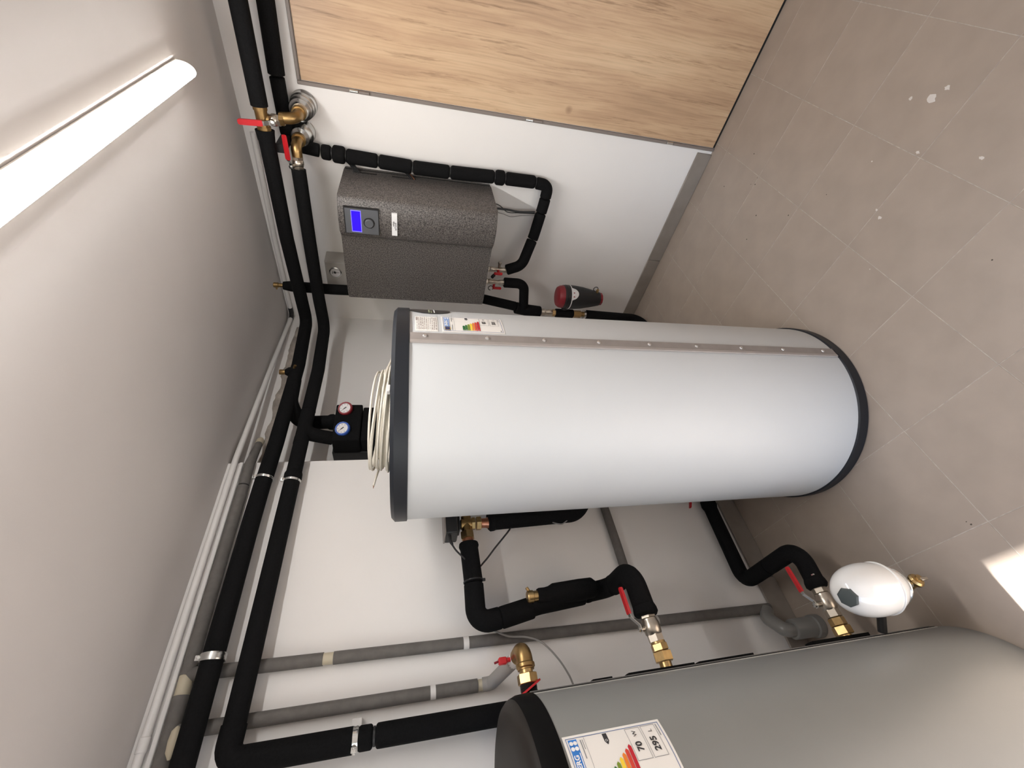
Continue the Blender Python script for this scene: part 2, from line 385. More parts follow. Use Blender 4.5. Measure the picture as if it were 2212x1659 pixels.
def energy_label(parent, c, r, ang, ztop, W, H, cls, t1, t2, code):
    """printed sticker, centre angle ang, top at ztop; coordinates in fractions of the sheet"""
    half = math.degrees(W/2/r)
    lab = obj('energy_label', ring_patch(c, r, ang-half, ang+half, ztop-H, ztop, 14, .0008), PAPER, parent, label='white energy rating sticker with coloured class bars')
    R = r+.0013; zm = ztop-H/2
    def put(name, vf, m, dr=0.): return obj(name, MB().add(wrap(vf[0], c, R+dr, ang, zm), vf[1]), m, lab, 0)
    X = lambda f: (f-.5)*W
    Y = lambda f: (.5-f)*H
    put('border', flat(outline(X(.045), Y(.975), X(.955), Y(.022), .0011, 8)), LINEB)
    put('header', flat(rect(X(.075), Y(.125), X(.925), Y(.042), 6)), EUBLUE)
    put('flag', flat(rect(X(.075), Y(.125), X(.27), Y(.042), 2)), EUNAVY, .0003)
    put('star_ring', flat(sum([disc(X(.172)+.0085*W/.1*math.cos(k*PI/6), Y(.083)+.0042*H/.1*math.sin(k*PI/6)*1.1, .0011) for k in range(12)], [])), ARROWS[3], .0006)
    tv = text_mb('ENERG', H*.062, bold=.0004); put('print', ([(x+X(.50), y+Y(.075), 0) for x, y, _ in tv[0]], tv[1]), PAPERW, .0006)
    put('print', flat(rect(X(.30), Y(.118), X(.70), Y(.110), 4)), PAPERW, .0006)
    put('badge', flat(sum([disc(X(a), Y(b), W*.034) for a, b in ((.77, .064), (.86, .064), (.77, .102), (.86, .102))], [])), PAPERW, .0006)
    put('print', flat(rect(X(.60), Y(.165), X(.90), Y(.155), 3)), LINEG)
    put('print', flat(rect(X(.74), Y(.182), X(.90), Y(.175), 2)), LINEG); put('print', flat(rect(X(.09), Y(.168), X(.40), Y(.155), 3)), LINEG)
    put('rule', flat(rect(X(.06), Y(.2), X(.94), Y(.1965), 8)), LINEG)
    for k in range(7):
        y0 = .325+k*.041; y1 = y0+.035; x1 = .335+.052*k; tip = .022
        q = rect(X(.10), Y(y1), X(x1), Y(y0), 6)+[[(X(x1), Y(y1)), (X(x1+tip*1.6), Y((y0+y1)/2)), (X(x1), Y(y0))]]
        put('class_bar', flat(q), ARROWS[k], .0002)
        tv = text_mb('ABCDEFG'[k], H*.026); put('print', ([(x+X(.14), y+Y((y0+y1)/2), 0) for x, y, _ in tv[0]], tv[1]), PAPERW, .0004)
    yc = .335+'ABCDEFG'.index(cls)*.0408+.016
    yc = .405
    put('class_arrow', flat([[(X(.93), Y(yc-.022)), (X(.93), Y(yc+.022)), (X(.80), Y(yc+.022)), (X(.74), Y(yc)), (X(.80), Y(yc-.022))]]), MARK)
    tv = text_mb(cls, H*.032); put('print', ([(x+X(.81), y+Y(yc), 0) for x, y, _ in tv[0]], tv[1]), PAPERW, .0004)
    for (y0, y1, big, small) in ((.615, .765, t1[0], t1[1]), (.78, .925, t2[0], t2[1])):
        put('box_outline', flat(outline(X(.42), Y(y1), X(.93), Y(y0), .0008, 6)), LINEG)
        tv = text_mb(big, H*.085, bold=.0005); put('print', ([(x+X(.62), y+Y((y0+y1)/2), 0) for x, y, _ in tv[0]], tv[1]), MARK, .0003)
        tv = text_mb(small, H*.055); put('print', ([(x+X(.83), y+Y((y0+y1)/2+.006), 0) for x, y, _ in tv[0]], tv[1]), MARK, .0003)
    put('print', flat(rect(X(.72), Y(.948), X(.92), Y(.938), 2)), LINEG); put('print', flat(rect(X(.08), Y(.952), X(.16), Y(.935))), LINEG)
    return lab

C1 = (-1.261, -.646); R1 = .337; H1 = 1.545
t1 = thing('hot_water_tank', 'tall white cylindrical hot water tank with slate rims and riveted seam', 'water tank', (C1[0], C1[1], 0))
o1 = (C1[0], C1[1], 0)
obj('jacket', MB().lathe([(R1-.002, .040), (R1-.002, 1.503)], o1, seg=128), WHITE, t1)
obj('base_ring', MB().lathe([(R1-.02, 0), (R1+.001, .003), (R1+.003, .04), (R1-.004, .0445)], o1, seg=128), SLATE, t1, label='slate blue plastic base ring')
obj('top_cap', MB().lathe([(R1-.004, 1.4985), (R1+.003, 1.5005), (R1+.003, 1.535), (R1-.008, 1.545), (R1-.05, 1.5455), (R1-.06, 1.543), (0, 1.543)], o1, seg=128), SLATE, t1, label='slate blue plastic top rim')
st = obj('seam_strip', ring_patch(C1, R1, -94.2, -88.3, .048, 1.498, 4, .0035), STRIPM, t1, label='grey closing strip with rivets')
obj('strip_edge', ring_patch(C1, R1, -94.6, -93.2, .048, 1.498, 2, .0046), mat('strip_edge_grey', (.34, .305, .285, 1), .4), st)
rv = None
for z in (1.458, 1.285, 1.116, .943, .773, .604, .435, .267, .098):
    a = math.radians(-90.6); p = V((C1[0]+(R1+.0035)*math.cos(a), C1[1]+(R1+.0035)*math.sin(a), z)); d = V((math.cos(a), math.sin(a), 0))
    obj('rivet', MB().lathe([(.0060, 0), (.0056, .0018), (.0035, .0032), (0, .0036)], p, d, 14), RIVET, st)
energy_label(t1, C1, R1-.002, -78.0, 1.409, .093, .181, 'C', ('83', 'W'), ('301', 'L'), '')
sp = obj('spec_label', ring_patch(C1, R1-.002, -86.0, -71.5, 1.421, 1.484, 8, .0008), PAPER, t1, label='paper data sticker with fine print rows')
random.seed(8)
rows = []
for k in range(11):
    y = .027-k*.0054; h = random.choice((.0011, .0016, .0022)); x = -.036
    if k == 0: rows += rect(.014, y-.002, .036, y+.003)
    while x < .034:
        ln = random.uniform(.004, .016); ln = min(ln, .036-x); rows += rect(x, y-h/2, x+ln, y+h/2); x += ln+random.uniform(.001, .006)
obj('print', MB().add(*(lambda f: (wrap(f[0], C1, R1-.0005, -78.7, 1.4525), f[1]))(flat(rows))), mat('fine_print', (.33, .28, .26, 1), .6), sp, 0)
# almond badge
n = 20; pts = []
for i in range(n+1): t = PI*i/n; pts.append((-.045*math.sin(t), .062*math.cos(t)))
for i in range(n+1): t = PI*i/n; pts.append((.045*math.sin(t), -.062*math.cos(t)))
m = MB(); vs = wrap([(x, y, 0) for x, y in pts], C1, R1+.0005, -58.5, 1.438); mid = wrap([(0, y, 0) for x, y in pts], C1, R1+.0005, -58.5, 1.438)
k = len(pts); m.add(vs+mid, [(i, (i+1) % k, k+(i+1) % k, k+i) for i in range(k)])
bd = obj('brand_badge', m, mat('badge_dark', (.045, .038, .036, 1), .4), t1, 0, label='dark almond shaped badge')
obj('print', MB().add(*(lambda f: (wrap(f[0], C1, R1+.001, -58.5, 1.438), f[1]))(flat(rect(-.040, .002, .03, .006, 4)+rect(-.041, -.004, -.01, -.001, 3)))), mat('badge_print', (.33, .36, .22, 1), .5), bd, 0)
obj('print', MB().add(*(lambda f: (wrap(f[0], C1, R1+.001, -58.5, 1.438), f[1]))(flat(rect(-.040, -.013, .03, -.010, 4)))), PAPERW, bd, 0)

C2 = (-2.320, -.597); R2 = .268; H2 = 1.285
t2 = thing('buffer_tank', 'grey cylindrical buffer tank with dark domed lid in the lower foreground', 'water tank', (C2[0], C2[1], 0))
o2 = (C2[0], C2[1], 0)
obj('jacket', MB().lathe([(R2-.004, 0), (R2, .004), (R2, 1.238)], o2, seg=128), GREYJ, t2)
ld = obj('lid', MB().lathe([(R2-.004, 1.270), (R2-.006, 1.276), (R2-.014, 1.284), (R2-.030, 1.289), (R2-.07, 1.292), (R2-.16, 1.295), (0, 1.296)], o2, seg=128), CAPB, t2, label='brown black moulded lid')
obj('lid_skirt', MB().lathe([(R2+.002, 1.226), (R2+.0025, 1.230), (R2+.001, 1.258), (R2-.0035, 1.271), (R2-.02, 1.272)], o2, seg=128), mat('lid_skirt_black', (.003, .0028, .0028, 1), .6, spec=.1), ld)
sm = obj('seam_strip', ring_patch(C2, R2, -12.4, -10.9, .02, 1.226, 3, .0010), mat('pale_lip', (.50, .49, .47, 1), .4), t2, label='pale vertical edge of the jacket seam')
obj('gap', ring_patch(C2, R2, -10.85, -7.6, .02, 1.224, 3, .0022), HOLE, sm)
obj('lip', ring_patch(C2, R2, -7.5, -4.2, .02, 1.224, 2, .0038), mat('dark_lip', (.17, .165, .16, 1), .5), sm)
for z0, z1, h in ((.78, .965, .0098), (.60, .765, .0098), (.20, .40, .014), (1.01, 1.06, .0085)):
    obj('foam_edge', ring_patch(C2, R2, .0, 7, z0, z1, 3, h), FOAMD, sm)
energy_label(t2, C2, R2, -60.3, 1.221, .108, .196, 'D', ('70', 'W'), ('295', 'L'), '')

# ------------------------------------------------------------------ pump station on the right wall
ps = thing('pump_station', 'dark granulated grey pump station box with lit blue display on the right wall', 'pump station', (0, -.64, 1.115))
prof = [(0, -.903), (-.045, -.906), (-.30, -.908)]
hood = [(-.312, -.906), (-.320, -.900), (-.332, -.878), (-.340, -.850), (-.342, -.82), (-.340, -.79), (-.335, -.760), (-.329, -.742), (-.318, -.731), (-.304, -.727)]
prof += hood+[(-.300, -.722), (-.2995, -.412), (-.296, -.380), (-.286, -.373), (0, -.373)]
bm = bmesh.new(); lo = [bm.verts.new((x, y, 1.115)) for x, y in prof]; hi = [bm.verts.new((x, y, 1.80)) for x, y in prof]
n = len(prof); bm.faces.new(lo[::-1]); bm.faces.new(hi)
for i in range(n): bm.faces.new((lo[i], lo[(i+1) % n], hi[(i+1) % n], hi[i]))
rim = [e for e in bm.edges if abs(e.verts[0].co.z-e.verts[1].co.z) < 1e-6 and not (abs(e.verts[0].co.x) < 1e-6 and abs(e.verts[1].co.x) < 1e-6)]
bmesh.ops.bevel(bm, geom=rim, offset=.006, segments=2, profile=.5, affect='EDGES')
bm.verts.index_update(); m = MB().add([v.co.copy() for v in bm.verts], [[v.index for v in f.verts] for f in bm.faces]); bm.free()
obj('casing', m, GRANITE, ps, 30)
def hoodx(y):
    pr = hood
    for (x0, y0), (x1, y1) in zip(pr, pr[1:]):
        if y0 <= y <= y1: return x0+(x1-x0)*(y-y0)/(y1-y0)
    return -.33
HX = lambda y: min(hoodx(y), -.30)
def onhood(y0, y1, z0, z1, out, th=.004, n=8):
    """slab following a straight chord of the hood between y0 and y1"""
    x0, x1 = HX(y0), HX(y1); nx = V((-(y1-y0), (x1-x0), 0)).normalized()
    if nx.x > 0: nx = -nx
    a = V((x0, y0, 0)); b = V((x1, y1, 0)); m = MB()
    q = [a+nx*(out-th), b+nx*(out-th), b+nx*out, a+nx*out]
    m.add([(p.x, p.y, z0) for p in q]+[(p.x, p.y, z1) for p in q], [(0, 1, 2, 3), (4, 7, 6, 5), (0, 4, 5, 1), (1, 5, 6, 2), (2, 6, 7, 3), (3, 7, 4, 0)])
    return m, a+nx*out, b+nx*out, nx
Y0, Y1, Z0, Z1 = -.872, -.762, 1.636, 1.771
m, a, b, nx = onhood(Y0-.0045, Y1+.002, Z0-.003, Z1+.0045, .0112, .016); fr = obj('display_frame', m, BLACKP, ps)
m, a, b, nx = onhood(Y0, Y1, Z0, Z1, .0118, .016); dp = obj('display_panel', m, PANEL, ps)
def chord(y, out):                         # point on the display face
    t = (y-Y0)/(Y1-Y0); return a+(b-a)*t+nx*out
def slab(y0, y1, z0, z1, o0, o1):
    q = [chord(y0, o0), chord(y1, o0), chord(y1, o1), chord(y0, o1)]
    return MB().add([(p.x, p.y, z0) for p in q]+[(p.x, p.y, z1) for p in q], [(0, 1, 2, 3), (4, 7, 6, 5), (0, 4, 5, 1), (1, 5, 6, 2), (2, 6, 7, 3), (3, 7, 4, 0)])
obj('screen_edge', slab(-.8655, -.769, 1.706, 1.747, -.002, .0006), SCREENW, dp)
obj('screen', slab(-.862, -.7725, 1.7085, 1.7445, 0, .0012), SCREEN, dp, label='glowing blue screen')
p = chord(-.814, 0); p.z = 1.674
obj('dial', MB().lathe([(.0185, 0), (.0185, .007), (.0165, .009), (0, .009)], p, nx, 32), PANEL, dp)
obj('dial_ring', MB().lathe([(.0235, -.001), (.0235, .0012), (0, .0014)], p, nx, 32), BLACKP, dp)
m, a, b, nx = onhood(-.867, -.766, 1.557, 1.580, .0105, .016); np_ = obj('name_plate', m, PAPERW, ps)
ed = (b-a).normalized()
for s, zz, off in (('alpha', 1.5725, .046), ('InnoTec', 1.5635, .058)):
    tv = text_mb(s, .011, 'CENTER', .0002)
    obj('print', MB().add([tuple(a+ed*(off+x*1)+nx*.0007+V((0, 0, zz+y))) for x, y, _ in tv[0]], tv[1]), MARK, np_, 0)
for z0, z1 in ((1.654, 1.758), (1.479, 1.587)):
    obj('cable_slot', MB().box((-.068, -.9075, z0), (-.060, -.9, z1)), HOLE, ps)
obj('lid_joint', MB().box((-.0335, -.9085, 1.12), (-.0315, -.9, 1.795)), HOLE, ps)

# thin black cables that enter the slots
for k, (z, x0) in enumerate(((1.754, 0), (1.747, .001), (1.740, .002), (1.733, .003))):
    tag(obj('cable', MB().tube(spline([(-.012-x0, -.936, z+.05), (-.03-x0, -.934, z+.032), (-.052, -.925, z+.012), (-.064, -.909, z), (-.066, -.89, z-.006)], 5), .0026, 8), CABLEB),
        'thin black cable in the bundle of four entering the upper slot of the pump station', 'cable', 'four cables into the upper slot')
for k, (z, mt, lb) in enumerate(((1.506, CABLEB, 'black cable furthest from the copper wire entering the lower slot of the pump station'), (1.497, CABLEB, 'middle black cable entering the lower slot of the pump station'), (1.4875, COPPER, 'copper coloured wire beside two black cables entering the lower slot of the pump station'))):
    tag(obj('cable', MB().tube(spline([(-.012, -.925, z+.035), (-.036, -.921, z+.022), (-.064, -.909, z), (-.066, -.89, z-.006)], 5), .0026, 8), mt), lb, 'cable')

# ------------------------------------------------------------------ insulated pipe helpers
def puffed(path, r, cuts, depth=.35, wdt=.012):
    """radius list with a soft pinch at each cut (arc length positions)"""
    L = [0]
    for i in range(1, len(path)): L.append(L[-1]+(path[i]-path[i-1]).length)
    return [r*(1-depth*max([math.exp(-((l-c)/wdt)**2) for c in cuts]+[0])) for l in L]
def resample(path, step):
    path = [V(p) for p in path]; out = [path[0]]
    for a, b in zip(path, path[1:]):
        n = max(1, int((b-a).length/step))
        for k in range(1, n+1): out.append(a.lerp(b, k/n))
    return out
def arclen(path):
    L = [0]
    for i in range(1, len(path)): L.append(L[-1]+(V(path[i])-V(path[i-1])).length)
    return L
def section(path, s0, s1, r, round_=.008, step=.006):
    """one length of foam sleeve between arc lengths s0 and s1, rounded ends"""
    path = [V(p) for p in path]; L = arclen(path)
    def P(s):
        for i in range(len(L)-1):
            if s <= L[i+1]: return path[i].lerp(path[i+1], (s-L[i])/max(1e-9, L[i+1]-L[i]))
        return path[-1]
    n = max(6, int((s1-s0)/step)); ss = [s0+(s1-s0)*i/n for i in range(n+1)]
    ss = sorted(set(ss+[s0+round_*t for t in (.15, .4, .7)]+[s1-round_*t for t in (.15, .4, .7)]))
    rr = []
    for s in ss:
        e = min(s-s0, s1-s); t = min(1, e/round_); rr.append(r*(.68+.32*math.sqrt(max(0, 1-(1-t)**2))))
    return MB().tube([P(s) for s in ss], rr, 20)
def clamp(parent, p, d, r, w=.016, screw=(0, 0, 1), m=CHROME):
    p = V(p); d = V(d).normalized(); s = V(screw).normalized()
    c = obj('pipe_clamp', MB().lathe([(r-.001, -w/2), (r+.003, -w/2), (r+.0045, -w/4), (r+.003, 0), (r+.0045, w/4), (r+.003, w/2), (r-.001, w/2)], p, d, 32), m, parent)
    q = p+s*(r+.005); e = d.cross(s)
    obj('screw', MB().cyl(q-e*.012, q+e*.012, .005, 10, .001).box(tuple(q-V((.007,)*3)), tuple(q+V((.007,)*3)), .001), m, c)
def lever(parent, piv, along, out, arm=.03, grip=.065, wd=.016, rise=.018, gm=RED):
    """flat handle: plate on the stem, cranked arm, red grip; along = direction the handle points, out = away from valve"""
    piv = V(piv); a = V(along).normalized(); o = V(out).normalized(); s = a.cross(o)
    m = MB(); w = wd/2
    pts = [(-.009, 0), (.012, 0), (.012+arm*.6, rise), (.012+arm, rise)]
    for (x0, h0), (x1, h1) in zip(pts, pts[1:]):
        q = []
        for x, h in ((x0, h0), (x1, h1)):
            for t in (0, .0025):
                for k in (-1, 1): q.append(piv+a*x+o*(h+t)+s*(k*w*.8))
        m.add(q, [(0, 1, 3, 2), (4, 6, 7, 5), (0, 4, 5, 1), (2, 3, 7, 6), (0, 2, 6, 4), (1, 5, 7, 3)])
    lv = obj('lever', m, CHROME, parent)
    obj('stem_nut', MB().hexn(piv+o*.002, piv+o*.009, .0065), CHROME, lv)
    g = MB(); x0 = .012+arm*.8; n = 10
    sec = [(x0, .85), (x0+.004, 1), (x0+grip*.7, 1), (x0+grip*.93, .95), (x0+grip*.99, .7), (x0+grip, .35)]
    vs = []
    for x, k in sec:
        for hh, kk in ((-.0028, -1), (-.0028, 1), (.0052, 1), (.0052, -1)): vs.append(piv+a*x+o*(rise+hh)+s*(kk*w*k))
    fs = [tuple(range(4)), tuple(range(len(vs)-4, len(vs)))[::-1]]
    for i in range(len(sec)-1):
        for j in range(4): fs.append((i*4+j, i*4+(j+1) % 4, i*4+4+(j+1) % 4, i*4+4+j))
    gp = obj('grip', g.add(vs, fs), gm, lv, 30, label='red plastic grip')
    mk = MB()
    for x, l in ((.3, .007), (.55, .009)):
        q = [piv+a*(x0+grip*x+dx)+o*(rise+.0055)+s*dy for dx, dy in ((0, -w*.35), (l, -w*.35), (l, w*.35), (0, w*.35))]
        mk.add(q, [(0, 1, 2, 3)])
    return lv
def ball_valve(parent, p, d, L, r, hexr=None, m=NICKEL):
    """nickel ball valve body along d, centre p"""
    p = V(p); d = V(d).normalized(); h = hexr or r*.9; a = p-d*L/2; b = p+d*L/2
    o = obj('valve_body', MB().lathe([(r*.86, -L*.28), (r, -L*.22), (r*1.08, -L*.05), (r*1.08, L*.10), (r*.98, L*.16), (r*.98, L*.24), (r*.8, L*.28)], p, d, 28), m, parent)
    obj('valve_end', MB().hexn(a, a+d*L*.25, h), m, parent, 20); obj('valve_end', MB().hexn(b-d*L*.24, b, h), m, parent, 20)
    return o

# ---- pipe A (upper black pipe)
pa = thing('insulated_pipe', 'upper of the two black foam insulated pipes running round the corner under the ceiling', 'pipe', (-.27, -.19, 2.0))
RA = .0295
A1 = fillet([(-.19, -2.4, 2.055), (-.20, -1.47, 2.054), (-.213, -1.168, 2.053)], .05)
A2 = fillet([(-.218, -1.085, 2.051), (-.25, -.65, 2.046), (-.272, -.19, 2.028), (-.60, -.193, 2.013), (-1.05, -.192, 2.023), (-1.212, -.192, 2.031)], [0, .3, .05, .3, .5, 0])
A3 = fillet([(-1.222, -.192, 2.033), (-1.40, -.196, 2.037), (-1.803, -.2075, 2.038)], .5); A4 = fillet([(-1.815, -.2075, 2.038), (-2.05, -.2085, 2.041), (-3.3, -.209, 2.045)], .5)
for q in (A1, A2, A3, A4): obj('insulation', MB().tube(resample(q, .03), RA, 20), FOAM, pa)
obj('sleeve_end', MB().tube([(-.2175, -1.088, 2.051), (-.219, -1.075, 2.051), (-.2205, -1.052, 2.051)], [RA+.005, RA+.003, RA+.001], 20), FOAM, pa)
clamp(pa, (-1.217, -.192, 2.032), (1, 0, -.05), RA-.001, .010, (0, -.4, .9)); clamp(pa, (-1.809, -.2075, 2.038), (1, 0, -.02), RA+.001, .020, (0, -.35, .95))
# tee piece and branch to the pump group
obj('elbow_sleeve', MB().tube(resample(fillet([(-.70, -.192, 2.015), (-.83, -.185, 2.012), (-.868, -.105, 1.985), (-.872, -.092, 1.93), (-.872, -.095, 1.840)], [0, .05, .04, .05, 0]), .012), .031, 20), FOAM, pa)
obj('elbow_sleeve', MB().tube([(-.872, -.095, 1.862), (-.872, -.095, 1.85), (-.872, -.095, 1.838), (-.872, -.095, 1.8275)], [.030, .036, .037, .034], 20), FOAM, pa)
# brass air vent on pipe A
vn = obj('vent_base', MB().tube([(-.655, -.198, 2.015), (-.657, -.200, 2.045), (-.66, -.202, 2.060)], [.026, .022, .012], 16), FOAM, pa)
obj('vent_cap', MB().lathe([(.009, 0), (.012, .001), (.0125, .022), (.011, .025), (0, .025)], (-.66, -.202, 2.058), (0, 0, 1), 20), BRONZE, vn)
obj('vent_plug', MB().cyl((-.652, -.222, 2.018), (-.651, -.238, 2.012), .006, 10), BRONZE, vn)

# ---- pipe B with the drop at the left
pb = thing('insulated_pipe', 'lower of the two black insulated pipes round the corner, turning down at the left', 'pipe', (-.3, -.19, 1.9))
RB = .0285
B1 = fillet([(-.195, -.944, 1.9585), (-.25, -.64, 1.951), (-.29, -.35, 1.944), (-.318, -.19, 1.934), (-.63, -.19, 1.922), (-.84, -.19, 1.926), (-1.1, -.19, 1.931), (-1.227, -.19, 1.933)], [0, .3, .3, .06, .3, .4, .4, 0])
B2 = fillet([(-1.237, -.19, 1.933), (-1.35, -.194, 1.934), (-1.79, -.2065, 1.938), (-1.985, -.2075, 1.942)], .4)
for q in (B1, B2): obj('insulation', MB().tube(resample(q, .03), RB, 20), FOAM, pb)
obj('insulation', MB().tube(resample(fillet([(-1.975, -.2075, 1.942), (-2.052, -.2075, 1.945), (-2.051, -.2, 1.637)], .045), .02), [.031]*60 if False else .0315, 20), FOAM, pb)
CV = [(-2.05, -.2, 1.624), (-2.05, -.2, .95)]
obj('insulation', section(CV, 0, .040, .0295), FOAM, pb); obj('insulation', section(CV, .047, .674, .0295), FOAM, pb)
clamp(pb, (-1.232, -.19, 1.933), (1, 0, -.02), RB-.001, .010, (0, -.4, .9)); obj('sleeve_end', MB().tube([(-1.19, -.19, 1.933), (-1.20, -.19, 1.933), (-1.222, -.19, 1.933), (-1.227, -.19, 1.933)], [RB, RB+.004, RB+.004, RB+.001], 20), FOAM, pb)
clamp(pb, (-2.05, -.2, 1.631), (0, 0, 1), .026, .018, (-.75, -.66, 0)); obj('wall_bracket', MB().box((-2.03, -.175, 1.617), (-2.0, -.14, 1.645), .002), WPLAST, pb)
obj('pipe_tie', MB().lathe([(.0215, -.003), (.0235, -.003), (.0235, .003), (.0215, .003)], (-2.05, -.2, 1.5805), (0, 0, 1), 24), BLACKP, pb)
# branch to the pump group
obj('elbow_sleeve', MB().tube(resample(fillet([(-.93, -.19, 1.929), (-1.0, -.188, 1.925), (-1.0, -.16, 1.86), (-.998, -.142, 1.8195)], [0, .035, .03, 0]), .012), .029, 20), FOAM, pb)
obj('elbow_sleeve', MB().tube(resample(fillet([(-1.06, -.19, 1.931), (-1.0, -.188, 1.93), (-1.0, -.16, 1.86)], .04), .012), .029, 20), FOAM, pb)
obj('seam_ring', MB().lathe([(RB+.0002, -.001), (RB+.0012, -.001), (RB+.0012, .001), (RB+.0002, .001)], (-.885, -.19, 1.927), (1, 0, 0), 24), FOAMD, pb)

# ---- pump group under the pipes (black shell, two thermometers)
pg = thing('pump_group', 'black foam pump group with a red and a blue thermometer behind the white tank', 'pump group', (-.93, 0, 1.45))
obj('shell_back', MB().box((-1.03, -.075, 1.45), (-.80, -.002, 1.826), .004), BLACKP, pg)
obj('shell_front', MB().box((-1.032, -.175, 1.705), (-.832, -.0765, 1.818), .004), FOAM, pg)
obj('shell_front', MB().box((-1.025, -.165, 1.45), (-.84, -.0765, 1.701), .004), FOAM, pg)
def thermometer(x, z, mt, lb):
    nd = V((-.25, -.92, .18)).normalized(); p = V((x, -.172, z))
    th = obj('thermometer', MB().lathe([(.029, 0), (.032, .006), (.0325, .017), (.030, .022), (.0242, .0215), (.0238, .0175), (0, .0175)], p, nd, 16), mt, pg, 25, label=lb)
    obj('dial', MB().lathe([(.0236, .0176), (.0236, .0195), (0, .0195)], p, nd, 28), DIALW, th)
    up = V((0, 0, 1)); up = (up-nd*up.dot(nd)).normalized(); rt = up.cross(nd)
    def pt(a, r, h=.0202): return p+nd*h+rt*(r*math.cos(a))+up*(r*math.sin(a))
    a = math.radians(128)
    m = MB().add([pt(a+PI+.35, .008), pt(a+PI-.35, .008), pt(a-1.5, .0028), pt(a, .017), pt(a+1.5, .0028)], [(0, 1, 2, 3, 4)])
    obj('needle', m, MARK, th, 0)
    m = MB()
    for k in range(7):
        b = math.radians(215-k*42); m.add([pt(b-.06, .0165), pt(b+.06, .0165), pt(b+.06, .0205), pt(b-.06, .0205)], [(0, 1, 2, 3)])
    obj('scale_marks', m, MARK, th, 0)
thermometer(-.862, 1.774, DRED, 'dark red rimmed thermometer'); thermometer(-.975, 1.774, BLUE, 'blue rimmed thermometer')
obj('bracket', MB().box((-.86, -.02, 1.68), (-.81, -.002, 1.735), .002), BOXG, pg)

# ---- second run from the right: comes along the wall, drops past the pump station, feeds its first port
sg = thing('insulated_pipe', 'knobbly black insulated pipe with tied segments dropping past the pump station', 'pipe', (-.055, -.965, .83))
RS = .0300
TP = [(-.06, -2.4, 1.995), (-.06, -1.458, 2.004), (-.06, -1.24, 2.011)]
obj('insulation_section', MB().tube(resample(TP, .03), .0305, 20), FOAM, sg)
T2 = fillet([(-.06, -1.232, 2.0115), (-.06, -1.03, 2.010), (-.055, -.985, 1.97), (-.052, -.975, 1.892)], [0, .03, .03, 0])
obj('insulation_section', section([*T2], 0, arclen(T2)[-1], .0275, .005), FOAM, sg)
obj('sleeve_stub', MB().tube([(-.062, -1.085, 1.985), (-.04, -1.085, 1.962), (-.016, -1.083, 1.953)], [.028, .029, .026], 18), FOAM, sg)
zs = [1.8885, 1.842, 1.784, 1.646, 1.495, 1.322, 1.107, 1.055, .900]
yy = lambda z: -.972+.017*max(0, min(1, (1.88-z)/.4))-.004*max(0, min(1, (1.3-z)/.2))
bulge = {1: .036, 6: .0345}
for i in range(len(zs)-1):
    z1, z0 = zs[i]-.0025, zs[i+1]+.0025
    pth = [(-.052, yy(z1), z1), (-.052, yy((z0+z1)/2), (z0+z1)/2), (-.052, yy(z0), z0)]
    obj('insulation_section', section(pth, 0, arclen(pth)[-1], {0: .031, 1: .036, 6: .0345}.get(i, .0305), .012), FOAM, sg)
    obj('cable_tie', MB().lathe([(.019, -.002), (.0225, -.002), (.0225, .002), (.019, .002)], (-.052, yy(zs[i+1]), zs[i+1]), (0, 0, 1), 20), BLACKP, sg)
bend = fillet([(-.052, -.956, .897), (-.054, -.952, .832), (-.062, -.862, .835), (-.10, -.70, .86), (-.155, -.553, .905), (-.165, -.522, .99)], [0, .05, .2, .2, .07, 0], 9)
LB = arclen(bend)[-1]
cuts = [0, .115, .19, .33, LB]
for s0, s1 in zip(cuts, cuts[1:]): obj('insulation_section', section(bend, s0+.001, s1-.001, .0285, .006), FOAM, sg)

# ---- small valves under the pump station
def union_valve(parent, p, r=.0135):
    p = V(p)
    obj('union_nut', MB().hexn(p+V((0, 0, .098)), p+V((0, 0, .125)), r*1.25), NICKEL, parent, 20)
    obj('valve_body', MB().lathe([(r*.95, 0), (r*1.1, .01), (r*1.1, .035), (r*.85, .04), (r*.85, .06), (r*1.05, .065), (r*1.05, .095), (r*.8, .1)], p, (0, 0, 1), 20), NICKEL, parent)
v3 = thing('shut_off_valve', 'small nickel shut off valve with red tap under the pump station, nearer the door', 'valve', (-.165, -.521, .985))
union_valve(v3, (-.165, -.521, .985))
k = obj('tap', MB().cyl((-.178, -.521, 1.035), (-.205, -.521, 1.035), .008, 12).box((-.212, -.529, 1.015), (-.200, -.513, 1.062), .004), RED, v3); obj('tap_cap', MB().cyl((-.205, -.513, 1.058), (-.205, -.493, 1.07), .009, 12, .002), BLACKP, k)
obj('drain_cock', MB().cyl((-.165, -.535, 1.03), (-.165, -.556, 1.03), .007, 12, .001).cyl((-.165, -.556, 1.03), (-.165, -.567, 1.03), .010, 14, .002), NICKEL, v3)
v4 = thing('shut_off_valve', 'small nickel shut off valve with red tap under the pump station, nearer the corner', 'valve', (-.18, -.452, .985))
union_valve(v4, (-.18, -.452, .985))
k = obj('tap', MB().cyl((-.18, -.440, 1.045), (-.18, -.415, 1.045), .007, 12).box((-.188, -.418, 1.0), (-.172, -.405, 1.05), .004), RED, v4); obj('cap_loop', MB().tube([V((-.18, -.41, 1.06))+V((0, .014*math.cos(t), .014*math.sin(t))) for t in [i*PI/8 for i in range(15)]], .0022, 6), BLACKP, k)
